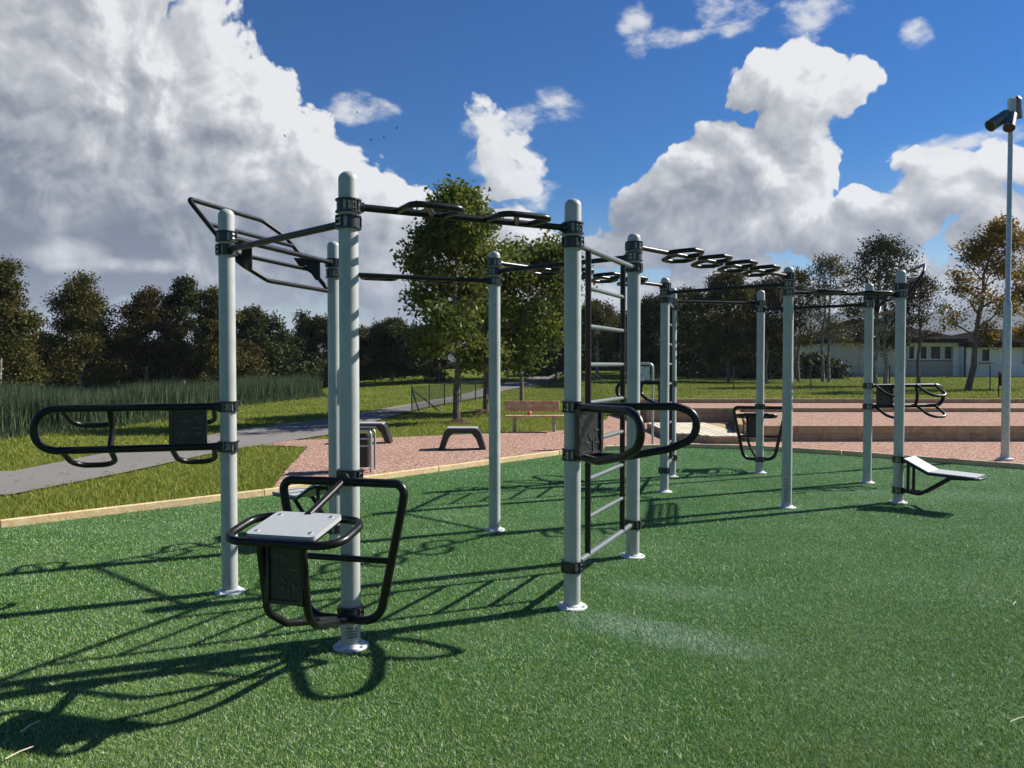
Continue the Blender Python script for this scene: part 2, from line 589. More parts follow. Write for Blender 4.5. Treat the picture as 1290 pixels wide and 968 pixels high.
make_ground()
sheet('gravel_ground', GRAVEL, .000, M['gravel'])
sheet('turf_base', TURF, .008, M['turf'])
up, lo = resample(PATH_UP, 10), resample(PATH_LO, 10)
mb = MB()
vs, fs = [], []
for a, b in zip(up, lo):
    wob = .05 * math.sin(a[0] * 3.1) + .04 * math.sin(a[1] * 5.7)
    for k in range(5):
        p = a + (b - a) * k / 4 + (np.array([0, wob]) if k in (0, 4) else 0)
        vs.append((p[0], p[1], float(ground(p[0], p[1])) + .005 + (.02 if p[1] > 20 else 0)))
for i in range(len(up) - 1):
    for k in range(4):
        q = i * 5 + k
        fs.append((q, q + 5, q + 6, q + 1))
mb.add(vs, fs)
po = mb.build('path', M['asphalt'], smooth=False)
if po.data.polygons[0].normal.z < 0:
    po.data.flip_normals()
tag(po, kind='structure')


# timber edging of the turf: one continuous border of planks
def edging():
    e = empty('timber_edging', (0, 9, 0), 'pale timber plank edging running round the green artificial turf', 'edging')
    pl = TURF[:10]
    for a, b in zip(pl[:-1], pl[1:]):
        a, b = np.array(a), np.array(b)
        L = np.linalg.norm(b - a)
        n = max(1, int(round(L / 3.2)))
        d = (b - a) / L
        ang = math.atan2(d[1], d[0])
        for k in range(n):
            p = a + d * L * (k + .5) / n + np.array([-d[1], d[0]]) * .03
            mb = MB()
            mb.box((p[0], p[1], .025), (L / n - .006, .055, .11), ang, bevel=.006)
            mb.build('plank', M['timber'], e, smooth=False)


edging()


# ------------------------------------------------------------------ grasses
def blades(name, x, y, z, h, w, lean, mat, label=None):
    """triangular blades"""
    n = len(x)
    a = RNG.uniform(0, 2 * np.pi, n)
    t = RNG.uniform(0, 2 * np.pi, n)
    ln = np.abs(RNG.normal(0, lean, n)) * h
    base = np.stack([x, y, z], -1)
    off = np.stack([np.cos(a) * w / 2, np.sin(a) * w / 2, np.zeros(n)], -1)
    tip = base + np.stack([np.cos(t) * ln, np.sin(t) * ln, h], -1)
    v = np.stack([base - off, base + off, tip], 1)
    o = np_mesh(name, v, 3, mat)
    return tag(o, label, kind='stuff')


def fan(n, d0, d1, half=.80, p=1.0):
    """sample plan points, density falling with distance squared (p=1) or slower"""
    u = RNG.uniform(0, 1, n)
    d = d0 * (d1 / d0) ** u if p == 1.0 else (d0 ** p + u * (d1 ** p - d0 ** p)) ** (1 / p)
    q = RNG.uniform(-half, half, n)
    return d * q, d


x, y = fan(1500000, 1.9, 14.5, .78)
k = inside(x, y, TURF)
x, y = x[k], y[k]
h = RNG.uniform(.008, .019, len(x))
w = .0012 + .00034 * y * RNG.uniform(.6, 1.4, len(x))
blades('turf_grass', x, y, np.full(len(x), .006), h, w, .9, M['turf_blade'], 'short dark green artificial grass covering the exercise area')

x, y = fan(420000, 6.5, 60, .80)
gz = ground(x, y)
pathpoly = PATH_UP + PATH_LO[::-1]
jx, jy = x + RNG.normal(0, .045, len(x)), y + RNG.normal(0, .06, len(x))
k = ~inside(x, y, TURF) & ~inside(jx, jy, GRAVEL) & ~inside(jx, jy, pathpoly) & ((x < 3.2) | (y > 22.9)) & (y < 60)
x, y, gz = x[k], y[k], gz[k]
h = RNG.uniform(.03, .075, len(x)) * (1 + .4 * np.sin(x * 1.7) * np.sin(y * 1.3))
w = .003 + .00065 * y * RNG.uniform(.7, 1.3, len(x))
blades('lawn_grass', x, y, gz - .02, h, w, .8, M['lawn_blade'], 'mown green lawn grass beside the path and behind the gravel')

# fallen leaves scattered about the lawn, gravel and path under the trees
n = 900
x, y = fan(n, 9, 30, .7, .5)
k = ~inside(x, y, TURF) & (x < 3)
x, y = x[k], y[k]
z = ground(x, y) + .03
a = RNG.normal(0, 1, (len(x), 3)) * [1, 1, .25]; a /= np.linalg.norm(a, axis=1)[:, None]
b = np.cross(a, [0, 0, 1]) + RNG.normal(0, .2, (len(x), 3)); b /= np.linalg.norm(b, axis=1)[:, None]
P = np.stack([x, y, z], -1)
sz = RNG.uniform(.02, .045, (len(x), 1))
tag(np_mesh('fallen_leaves', np.stack([P - a * sz, P + b * sz * .6, P + a * sz, P - b * sz * .6], 1), 4, LEAF['autumn']), 'fallen yellow-brown leaves on lawn and gravel', kind='stuff')

# reeds: strip behind a front line
line = [(-24, 12.5), U(-60, 556), U(0, 549), U(100, 541), U(200, 526), U(300, 509), U(360, 503), U(402, 499)]
n = 62000
seg = RNG.integers(0, len(line) - 1, n)
u = RNG.uniform(0, 1, n)
la = np.array(line)
p = la[seg] * (1 - u[:, None]) + la[seg + 1] * u[:, None]
dep = RNG.uniform(0, 1, n) ** 1.3
x = p[:, 0] - dep * 4.5 + RNG.normal(0, .15, n)
y = p[:, 1] + dep * 4.0 + RNG.normal(0, .25, n)
hh = .82 * (.75 + .35 * dep + .22 * np.sin(x * 1.1 + 2) * np.sin(y * .8)) * RNG.uniform(.7, 1.35, n)
hh *= 1 + .35 * np.exp(-((x + 9.3) / 1.6) ** 2)
blades('reeds', x, y, ground(x, y) - .05, hh, RNG.uniform(.020, .045, n), .17, M['reed'], 'tall green reeds growing in a bed beside the lawn on the left')
# rough fringe in front of the reeds
n = 9000
seg = RNG.integers(0, len(line) - 1, n)
u = RNG.uniform(0, 1, n)
p = la[seg] * (1 - u[:, None]) + la[seg + 1] * u[:, None]
x, y = p[:, 0] + RNG.normal(.1, .3, n), p[:, 1] - np.abs(RNG.normal(0, .25, n))
blades('rough_grass', x, y, ground(x, y) - .02, RNG.uniform(.08, .28, n), RNG.uniform(.015, .03, n), .6, M['reed'], 'rough uncut grass along the foot of the reeds')


# ------------------------------------------------------------------ the rig
POST = {'B': (-.851, 4.014), 'C': (-1.845, 4.983), 'E': (.369, 4.676), 'F': (.935, 5.911), 'M': (-.156, 6.85), 'D': (-1.456, 6.289),
        'K': (4.151, 8.216), 'L': (4.451, 9.588), 'I': (2.852, 7.937), 'J': (3.387, 10.468), 'G': (1.772, 8.907), 'H': (2.119, 10.13)}
HEX1, HEX2 = 'BCDMFE', 'JLKIGH'
C1 = Vector(np.mean([POST[k] for k in HEX1], axis=0).tolist())
C2 = Vector(np.mean([POST[k] for k in HEX2], axis=0).tolist())
PV = {k: Vector(p) for k, p in POST.items()}
Z1, Z2, Z3 = 2.235, 2.32, 2.40
rig = empty('exercise_rig', (1.3, 7.3, 0),
            'outdoor exercise rig of twelve grey posts joined by black bars standing on turf', 'exercise rig')

CL = {k: [] for k in POST}       # clamps: (z, direction angle)


def ang(a, b):
    d = PV[b] - PV[a]
    return math.atan2(d.y, d.x)


def conn(a, b, z):
    CL[a].append((z, ang(a, b)))
    CL[b].append((z, ang(b, a)))
    d = (PV[b] - PV[a])
    L = d.length
    u = d / L
    p0, p1 = PV[a] + u * .058, PV[b] - u * .058
    return Vector((p0.x, p0.y, z)), Vector((p1.x, p1.y, z)), u, L


PR = .051


# small printed lines low on two posts, not legible in the photograph
def marks(mb, x, y, zs, face, wid):
    rr = random.Random(3)
    mb.cur = 1
    for z in zs:
        a = face - wid / 2
        while a < face + wid / 2:
            da = rr.uniform(.07, .16)
            p = [(x + (PR + .0012) * math.cos(t), y + (PR + .0012) * math.sin(t)) for t in (a, a + da)]
            hh = rr.uniform(.006, .009)
            mb.add([(p[0][0], p[0][1], z), (p[1][0], p[1][1], z), (p[1][0], p[1][1], z + hh), (p[0][0], p[0][1], z + hh)], [(0, 1, 2, 3)])
            a += da + rr.uniform(.035, .08)
    mb.cur = 0


posts = {}
for k, (x, y) in POST.items():
    mb = MB()
    prof = [(PR, 0.0), (PR, 2.5 - PR * .85)]
    for i in range(1, 8):
        t = math.pi / 2 * i / 8
        prof.append((PR * math.cos(t), 2.5 - PR * .85 + PR * .85 * math.sin(t)))
    prof.append((.004, 2.5))
    mb.lathe(x, y, prof, 40, flute=.018)
    if k == 'B':
        marks(mb, x, y, (.118, .102, .086, .070), R(-72), 1.1)
    if k == 'I':
        marks(mb, x, y, (.30, .27, .24, .20, .18, .16, .14, .12, .10, .08), R(-118), .7)
    o = mb.build('post', [M['post'], M['ink']], rig)
    posts[k] = o
    mb = MB()
    mb.lathe(x, y, [(.092, .004), (.095, .012), (.090, .018), (PR + .016, .021), (PR + .010, .030), (PR + .002, .034)], 28)
    for i in range(4):
        a = math.pi / 4 + i * math.pi / 2 + .3
        mb.cyl((x + .077 * math.cos(a), y + .077 * math.sin(a), .015), (x + .077 * math.cos(a), y + .077 * math.sin(a), .027), .008, seg=6)
    mb.build('base_plate', M['plate'], o)

# plain bars
for a, b, z in (('C', 'B', Z1), ('M', 'F', Z2), ('L', 'J', Z1), ('I', 'G', Z2)):
    p0, p1, u, L = conn(a, b, z)
    mb = MB()
    mb.cyl(p0, p1, .0195, seg=16)
    mb.build('pull_up_bar', M['black'], rig)


# bars with two flat side loops each
def loop_bar(a, b, z, cen, spans=((.27, .60), (.80, 1.14)), dep=.23):
    p0, p1, u, L = conn(a, b, z)
    mb = MB()
    mb.cyl(p0, p1, .0195, seg=16)
    bar = mb.build('grip_bar', M['black'], rig)
    n = Vector((u.y, -u.x))
    if n.dot((PV[a] + PV[b]) / 2 - cen) < 0:
        n = -n
    for (s0, s1) in spans:
        mb = MB()
        P = lambda s, t: (PV[a].x + u.x * s + n.x * t, PV[a].y + u.y * s + n.y * t, z)
        mb.tube([P(s0, .0), P(s0 + .0, dep), P(s1 - .03, dep), P(s1 - .06, 0)], .017, .06, seg=12)
        mb.tube([P(s0 + .07, dep), P(s0 + .20, 0)], .016, seg=12)
        mb.build('side_loop', M['black'], bar)


loop_bar('B', 'E', Z2, C1)
loop_bar('D', 'M', Z1, C1)
loop_bar('K', 'I', Z1, C2)
loop_bar('J', 'H', Z2, C2)


# overhead bars with staggered rings on both sides
def ring_bar(a, b, z, near):
    p0, p1, u, L = conn(a, b, z)
    mb = MB()
    mb.cyl(p0, p0 + Vector((u.x, u.y, 0)) * .42, .0195, seg=16)
    bar = mb.build('overhead_ring_bar', M['black'], rig)
    mb = MB()
    mb.cyl(p1, p1 - Vector((u.x, u.y, 0)) * .40, .0195, seg=16)
    mb.build('bar_end', M['black'], bar)
    n = Vector((u.y, -u.x)) * near
    for i in range(4):
        for side, s0 in ((1, .46 + .48 * i), (-1, .60 + .48 * i)):
            P = lambda s, t: (PV[a].x + u.x * s + n.x * t * side, PV[a].y + u.y * s + n.y * t * side, z + side * t * .09)
            mb = MB()
            e = .35
            pts = [P(s0, .0), P(s0 + .05, .10), P(s0 + .11, .19), P(s0 + .24, .19), P(s0 + e, .11), P(s0 + e - .03, .0)]
            mb.tube(pts, .0185, .035, closed=True, seg=10)
            mb.build('hand_ring', M['black'], bar)


ring_bar('F', 'I', Z3, 1)
ring_bar('M', 'G', Z3, 1)


# ladders
def ladder(a, b):
    p0, p1, u, L = conn(a, b, Z1)
    CL[a].append((.262, ang(a, b)))
    CL[b].append((.262, ang(b, a)))
    lad = None
    at_s = lambda s, z: (PV[a].x + u.x * s, PV[a].y + u.y * s, z)
    s0, s1 = .29, L - .29
    mb = MB()
    mb.cyl(at_s(s0, .262), at_s(s0, Z1), .0195, seg=14)
    root = mb.build('ladder', M['black'], rig)
    mb = MB()
    mb.cyl(at_s(s1, .262), at_s(s1, Z1), .0195, seg=14)
    mb.build('stile', M['black'], root)
    for k in range(9):
        z = .262 + (Z1 - .262) * k / 8
        mb = MB()
        if k in (0, 8):
            mb.cyl(at_s(.058, z), at_s(L - .058, z), .020, seg=14)
        else:
            mb.cyl(at_s(s0, z), at_s(s1, z), .0145, seg=12)
        mb.build('rung', M['rung'], root)
    return root


ladder('E', 'F')
ladder('H', 'G')


# tilted wing frame for wide-grip pull-ups
def wing(a, b, cen):
    p0, p1, u, L = conn(a, b, Z2)
    n = Vector((u.y, -u.x))
    if n.dot((PV[a] + PV[b]) / 2 - cen) < 0:
        n = -n
    k = L / 1.39
    o0, z0 = 0.0, 2.085
    dx, dz = .36, .52

    def P(s, t):
        t /= .63
        return (PV[a].x + u.x * s * k + n.x * (o0 + dx * t), PV[a].y + u.y * s * k + n.y * (o0 + dx * t), z0 + dz * t)
    mb = MB()
    mb.cyl(p0, p1, .0195, seg=16)
    bar = mb.build('wing_pull_up_frame', M['black'], rig)
    mb = MB()
    mb.tube([P(.08, .63), P(.23, .12), P(.46, 0), P(1.31, 0), P(1.16, .51), P(.93, .63)], .0165, [.03, .12, .12, .03, .12, .12], closed=True, seg=12)
    mb.build('wing_frame', M['black'], bar)
    for t, sa, sb in ((.43, .14, 1.165), (.20, .205, 1.24)):
        mb = MB()
        mb.tube([P(sa, t), P(sb, t)], .015, seg=12)
        mb.build('grip_tube', M['black'], bar)
    for s, zlow in ((.27, 2.14), (1.17, 2.16)):
        mb = MB()
        w = Vector((u.x, u.y, 0)) * .008
        def strip(q):
            vs = []
            for o, z in q:
                b_ = PV[a] + u * (s - .45 * o) * k
                vs.append((b_.x + n.x * o, b_.y + n.y * o, z))
            vs2 = [(v[0] + w.x, v[1] + w.y, v[2]) for v in vs]
            m = len(q)
            mb.add(vs + vs2, [tuple(range(m - 1, -1, -1)), tuple(range(m, 2 * m))] + [(i, (i + 1) % m, m + (i + 1) % m, m + i) for i in range(m)])
        zt_ = Z2 + .012
        strip([(.0, zlow), (.03, zlow), (.06, zlow + .05), (.06, zt_), (.0, zt_)])
        strip([(.06, Z2 - .045), (.15, Z2 - .045), (.185, zt_), (.06, zt_)])
        strip([(.06, zlow + .05), (.15, Z2 - .045), (.11, Z2 - .045), (.06, zlow + .09)])
        mb.build('gusset', M['black'], bar, smooth=False)


wing('C', 'D', C1)
wing('L', 'K', C2)


def rad(k, cen):
    d = PV[k] - cen
    return d.normalized()


def frame_of(k, r):
    l = Vector((-r.y, r.x))
    return lambda s, t, z: (PV[k].x + r.x * s + l.x * t, PV[k].y + r.y * s + l.y * t, z)


# long handle frame (posts C and L)
def long_frame(k, r, cs):
    P = frame_of(k, r)
    a = math.atan2(r.y, r.x)
    zt, zb = 1.225, .965
    CL[k] += [(zt, a), (zb, a)]
    mb = MB()
    mb.tube([P(.055, 0, zt), P(1.12, 0, zt), P(1.12, 0, zb), P(.055, 0, zb)], .0235, .129, seg=16, fs_n=10)
    root = mb.build('handle_station', M['black'], rig)
    mb = MB()
    mb.tube([P(.70, 0, zt), P(.69, -.05, (zt + zb) / 2), P(.70, 0, zb)], .019, .3, seg=12)
    mb.build('brace', M['black'], root)
    # side handles stand out to one side only and hang a little lower
    for (s0, s1, z) in ((.09, .35, zt), (.09, .35, zb), (.70, .98, zt), (.70, .98, zb)):
        mb = MB()
        q, dz = -.25, .125
        mb.tube([P(s0, 0, z + .010), P(s0 + .01, q, z - dz), P(s1 - .02, q, z - dz), P(s1, 0, z + .010)], .0175, .10, seg=12, fs_n=8)
        mb.build('side_handle', M['black'], root)
    panel(root, P, (.13, 0), (.355, 0), zb + .02, zt - .02)


def panel(root, P, a, b, z0, z1):
    """rounded black plate with raised rim and embossed strokes, standing between plan points a and b"""
    pa, pb = Vector(P(a[0], a[1], 0)), Vector(P(b[0], b[1], 0))
    d = (pb - pa)
    w = d.length
    d.normalize()
    nn = Vector((-d.y, d.x, 0))
    m = Matrix((d, nn, Vector((0, 0, 1)))).transposed()
    c = (pa + pb) / 2 + Vector((0, 0, (z0 + z1) / 2))
    h = z1 - z0
    mb = MB()
    mb.box(c, (w - .03, .012, h - .02), mat=m)
    for sx in (-1, 1):
        mb.box(c + d * sx * (w / 2 - .012), (.024, .034, h), mat=m)
    for sz in (-1, 1):
        mb.box(c + Vector((0, 0, sz * (h / 2 - .010))), (w - .05, .026, .018), mat=m)
    # embossed strokes on both faces
    mb.cur = 1
    rr = random.Random(5)
    for side in (1, -1):
        for i in range(7):
            cx, cz = rr.uniform(-.3, .3) * w, rr.uniform(-.36, .36) * h
            t = rr.choice([0, 0, math.pi / 2, .9])
            mm = m @ Matrix.Rotation(t, 3, 'Y')
            mb.box(c + d * cx + Vector((0, 0, cz)) + nn * side * .0075, (w * rr.uniform(.14, .3), .006, .008), mat=mm)
    mb.build('panel', [M['dimple'], M['emboss']], root, smooth=False)


rC = Vector((-.96, -.27)).normalized()
rL = Vector((.975, .235)).normalized()
long_frame('C', rC, 1)
long_frame('L', rL, -1)


# V-shaped dip arms (posts E and H)
def dip_arms(k, r):
    P = frame_of(k, r)
    a0 = math.atan2(r.y, r.x)
    zt, zb = 1.24, .948
    CL[k] += [(zt, a0), (zb, a0)]
    t = R(25)
    root = None
    for side in (1, -1):
        rr = Vector((r.x * math.cos(t) - side * r.y * math.sin(t), r.y * math.cos(t) + side * r.x * math.sin(t)))
        Q = frame_of(k, rr)
        mb = MB()
        mb.tube([Q(.055, 0, zt), Q(.62, 0, zt + .01), Q(.735, 0, zt - .03), Q(.735, 0, zb + .12), Q(.58, 0, zb + .05), Q(.30, 0, zb - .01), Q(.055, 0, zb)],
                .0232, [0, .12, .12, .12, .15, .3, 0], seg=14, fs_n=8)
        if root is None:
            root = mb.build('dip_station', M['black'], rig)
        else:
            mb.build('dip_arm', M['black'], root)
    panel(root, P, (.125, -.125), (.125, .125), zb + .01, zt - .01)


dip_arms('E', Vector((.76, -.65)).normalized())
dip_arms('H', Vector((-.76, .65)).normalized())


def rpoly(w, d, r, n=5):
    """rounded rectangle w x d"""
    pts = []
    for cx, cy, a0 in ((w / 2 - r, d / 2 - r, 0), (-w / 2 + r, d / 2 - r, 90), (-w / 2 + r, -d / 2 + r, 180), (w / 2 - r, -d / 2 + r, 270)):
        for i in range(n + 1):
            a = R(a0 + 90 * i / n)
            pts.append((cx + r * math.cos(a), cy + r * math.sin(a)))
    return pts


# step-up platform on a trapezoid frame (posts B and J)
def platform(k, r):
    P = frame_of(k, r)
    a0 = math.atan2(r.y, r.x)
    zt, zb, s = .895, .185, .085
    CL[k] += [(zt + .02, a0), (zb + .01, a0)]
    mb = MB()
    ht, hb = .345, .20
    mb.tube([P(s, -ht, zt), P(s, ht, zt), P(s, ht - .02, zt - .12), P(s, hb, zb), P(s, -hb, zb), P(s, -ht + .02, zt - .12)], .0225,
            [.11, .11, .3, .11, .11, .3], closed=True, seg=14, fs_n=8)
    root = mb.build('platform_station', M['black'], rig)
    mb = MB()
    mb.tube([P(s, -.265, .50), P(s, .265, .50)], .0165, seg=12)
    mb.build('cross_tube', M['black'], root)
    # ring round the platform, tilted slightly outward and down
    sl = (.768 - .725) / .26
    zz = lambda q: .768 - (q - .435) * sl
    mb = MB()
    mb.tube([P(.41, -.28, zz(.41)), P(.41, .28, zz(.41)), P(.72, .28, zz(.72)), P(.72, -.28, zz(.72))], .019, .10, closed=True, seg=14, fs_n=8)
    mb.build('ring_handle', M['black'], root)
    # platform pad
    mb = MB()
    o = Vector(P(.562, 0, zz(.562) + .010))
    uu = Vector((-r.y, r.x, 0))
    vv = Vector((r.x, r.y, -sl)).normalized()
    nn = uu.cross(vv)
    if nn.z < 0:
        uu = -uu
    mb.prism(rpoly(.335, .285, .025), (o, uu, vv), .020)
    mb.cur = 1
    for q in (-.13, .13):
        for e in (-.10, .10):
            c = o + uu * q + vv * e + uu.cross(vv).normalized() * .0195
            mb.cyl(c, c + uu.cross(vv).normalized() * .004, .009, seg=8)
    mb.build('step_pad', [M['pad'], M['steel']], root)
    mb = MB()
    mb.tube([P(s, 0, zt), P(.44, 0, .79)], .0185, seg=12)
    mb.tube([P(.43, .145, zz(.43)), P(.71, .145, zz(.71))], .014, seg=10)
    mb.tube([P(.43, -.145, zz(.43)), P(.71, -.145, zz(.71))], .014, seg=10)
    mb.build('strut', M['black'], root)
    for e in (-1, 1):
        mb = MB()
        mb.tube([P(.69, e * .105, zz(.69)), P(.635, e * .10, .385), P(.52, e * .075, .30), P(s + .02, e * .03, zb)], .0175, .09, seg=12, fs_n=8)
        mb.build('support_leg', M['black'], root)
    panel(root, lambda s_, t_, z_: P(s_, t_, z_), (.655, -.095), (.655, .095), .435, .735)


platform('B', rad('B', C1))
platform('J', rad('J', C2))


# angled bench (posts K and D)
def bench(k, r):
    P = frame_of(k, r)
    a0 = math.atan2(r.y, r.x)
    CL[k] += [(.475, a0), (.145, a0)]
    hw = .165
    mb = MB()
    prof = [(.10, .492), (.335, .368), (.80, .358)]
    def slab(s0, z0, s1, z1, inset, th, up, mbx):
        d = Vector((s1 - s0, z1 - z0)).normalized()
        nrm = Vector((-d.y, d.x))
        A = []
        for (s_, z_) in ((s0, z0), (s1, z1)):
            for q in (up, up - th):
                A.append((s_ + nrm.x * q, z_ + nrm.y * q))
        vs = []
        for e in (-1, 1):
            vs += [P(a_[0], e * (hw - inset), a_[1]) for a_ in (A[0], A[2], A[3], A[1])]
        mbx.add(vs, [(3, 2, 1, 0), (4, 5, 6, 7), (0, 1, 5, 4), (1, 2, 6, 5), (2, 3, 7, 6), (3, 0, 4, 7)])
    slab(.10, .492, .335, .372, .006, .018, .018, mb)
    root = mb.build('bench_station', M['pad'], rig, smooth=False)
    mb = MB()
    slab(.342, .370, .775, .358, .006, .018, .018, mb)
    mb.build('seat_pad', M['pad'], root, smooth=False)
    mb = MB()
    mb.tube([P(.10, -hw, .488), P(.338, -hw, .366), P(.74, -hw, .354), P(.80, -hw + .05, .353), P(.80, hw - .05, .353), P(.74, hw, .354), P(.338, hw, .366), P(.10, hw, .488)],
            .012, .05, closed=True, seg=10)
    mb.build('pad_frame', M['black'], root)
    mb = MB()
    for e in (-1, 1):
        q = e * .085
        mb.tube([P(.05, e * .02, .145), P(.24, q, .135), P(.52, q, .335), P(.70, q, .345)], .018, .08, seg=12)
        mb.tube([P(.125, q, .14), P(.125, q, .47)], .016, seg=10)
        mb.tube([P(.05, e * .02, .475), P(.14, q, .47)], .016, seg=10)
    mb.build('bench_support', M['black'], root)


bench('K', Vector((.70, -.715)).normalized())
bench('D', Vector((-.70, .715)).normalized())


# clamps
def clamp(k, z, a):
    x, y = POST[k]
    c = MB()
    h = .034
    seg = 20

    def arc(a0, a1, r0, r1, z0, z1, n):
        vs, fs = [], []
        for i in range(n + 1):
            t = a0 + (a1 - a0) * i / n
            for (r_, z_) in ((r0, z0), (r1, z0), (r1, z1), (r0, z1)):
                vs.append((x + r_ * math.cos(t), y + r_ * math.sin(t), z + z_))
        for i in range(n):
            for q in range(4):
                fs.append((i * 4 + q, i * 4 + (q + 1) % 4, (i + 1) * 4 + (q + 1) % 4, (i + 1) * 4 + q))
        fs += [(0, 1, 2, 3), (n * 4 + 3, n * 4 + 2, n * 4 + 1, n * 4)]
        c.add(vs, fs)
    for zz in (-h, h - .007):
        arc(a - math.pi * .98, a + math.pi * .98, PR + .0005, PR + .0165, zz, zz + .007, 24)
    arc(a - R(48), a + R(48), PR + .002, PR + .010, -h + .007, h - .007, 8)
    arc(a + math.pi - R(40), a + math.pi + R(40), PR + .002, PR + .009, -h + .007, h - .007, 8)
    for e in (-1, 1):
        t = a + e * R(92)
        for w in (-1, 1):
            tt = t + w * R(20)
            arc(tt - R(4), tt + R(4), PR + .002, PR + .018, -h + .007, h - .007, 1)
    # socket for the bar
    d = Vector((math.cos(a), math.sin(a), 0))
    c.cyl(Vector((x, y, z)) + d * (PR + .004), Vector((x, y, z)) + d * (PR + .030), .027, seg=14)
    c.cur = 1
    for e in (-1, 1):
        for w in (-1, 1):
            t = a + e * R(92) + w * R(11)
            p = Vector((x + (PR + .009) * math.cos(t), y + (PR + .009) * math.sin(t), z))
            tg = Vector((-math.sin(t), math.cos(t), 0)) * .006
            for q in (-.014, .014):
                c.cyl(p + Vector((0, 0, q)) - tg, p + Vector((0, 0, q)) + tg, .0065, seg=6)
    c.build('clamp', [M['clamp'], M['steel']], posts[k], smooth=False)


for k in POST:
    for z, a in CL[k]:
        clamp(k, z, a)


# ------------------------------------------------------------------ timber terraces, deck
YA = 14.9
xa0 = at(938, 540, YA)[0]
def sleeper_wall(name, x0, x1, y, z0, z1, label, rows, y2=None, plen=3.6):
    e = empty(name, ((x0 + x1) / 2, y, z0), label, 'timber wall')
    L = math.hypot(x1 - x0, (y2 if y2 is not None else y) - y)
    a = math.atan2((y2 if y2 is not None else y) - y, x1 - x0)
    n = max(1, int(L / plen))
    hh = (z1 - z0) / rows
    for rI in range(rows):
        for k in range(n):
            off = (.5 if rI % 2 else 0) / n
            t0, t1 = k / n + (off if k else 0), min(1, (k + 1) / n + off)
            if k == n - 1:
                t1 = 1
            if t1 <= t0:
                continue
            tm = (t0 + t1) / 2
            cx = x0 + (x1 - x0) * tm
            cy = y + ((y2 if y2 is not None else y) - y) * tm
            mb = MB()
            mb.box((cx, cy, z0 + hh * (rI + .5)), (L * (t1 - t0) - .008, .13 + .004 * rI, hh - .004), a, bevel=.008)
            mb.build('sleeper', M['sleeper'], e, smooth=False)
    return e


XR = 22.0
sleeper_wall('timber_retaining_wall', xa0, XR, YA, -.02, .30, 'long low sleeper wall nearest the turf holding up the lower gravel terrace', 2)
XB = at(928, 515, 19.6)[0]
sleeper_wall('timber_retaining_wall', xa0 - .06, XB - .05, YA + .14, -.02, .31, 'short sleeper wall running back from the near wall beside the pale deck', 2, y2=19.4)
YB = 19.6
sleeper_wall('timber_retaining_wall', at(814, 520, YB)[0], XB + .05, YB, -.02, .37, 'tall sleeper wall standing behind the pale wooden deck', 3)
sleeper_wall('timber_retaining_wall', XB + .2, XR, YB, .24, .37, 'long thin timber edge between the two gravel terraces', 1)
sleeper_wall('timber_retaining_wall', 2.9, 34, 22.7, .02, .46, 'farthest timber edge between upper gravel terrace and lawn by the house', 1)
def slab(name, poly, z0, z1, mat):
    mb = MB()
    n = len(poly)
    mb.add([(x, y, z0) for x, y in poly] + [(x, y, z1) for x, y in poly],
           [tuple(range(n - 1, -1, -1)), tuple(range(n, 2 * n))] + [(i, (i + 1) % n, n + (i + 1) % n, n + i) for i in range(n)])
    return tag(mb.build(name, mat, smooth=False), kind='structure')
slab('gravel_terrace', [(xa0 + .08, YA + .02), (34, YA + .02), (34, YB + .0), (XB + .08, YB + .0)], -.3, .265, M['gravel'])
slab('gravel_terrace', [(at(814, 520, YB)[0] + .05, YB + .02), (34, YB + .02), (34, 22.66), (at(814, 520, YB)[0] - .3, 22.66)], -.29, .335, M['gravel'])


def deck():
    fl = [U(846, 547, .12), U(868, 548, .12), U(897, 551, .12), U(936, 551, .12)]
    bk = [at(936, 534, YA + 2.6)[0], at(846, 534, YA + 2.6)[0]]
    e = empty('wooden_deck', (3.9, 15.6, 0), 'pale low boarded deck on the gravel in front of the tall sleeper wall', 'deck')
    pts = [fl[0], fl[1], fl[2], (fl[3][0] - .05, fl[3][1]), (xa0 + .35, 17.6), (3.1, 17.6)]
    mb = MB()
    n = len(pts)
    mb.add([(x, y, 0) for x, y in pts] + [(x, y, .115) for x, y in pts],
           [tuple(range(n - 1, -1, -1)), tuple(range(n, 2 * n))] + [(i, (i + 1) % n, n + (i + 1) % n, n + i) for i in range(n)])
    mb.build('deck_base', M['sleeper'], e, smooth=False)
    # boards running back, clipped to the plan by their length
    x0, x1 = min(p[0] for p in pts), max(p[0] for p in pts)
    mb = MB()
    w = .12
    k = 0
    def yf(x):
        for (a, b) in zip(pts[:3], pts[1:4]):
            if a[0] <= x <= b[0]:
                return a[1] + (b[1] - a[1]) * (x - a[0]) / (b[0] - a[0] + 1e-9)
        return pts[3][1] if x > pts[3][0] else pts[0][1]
    x = x0 + .06
    while x < x1 - .4:
        y0 = yf(x) - .02
        mb.box((x, (y0 + 17.6) / 2, .115 + .016 + .0015 * (k % 3)), (w - .012, 17.6 - y0, .028), bevel=.004)
        x += w
        k += 1
    mb.build('boards', M['deck'], e, smooth=False)


deck()


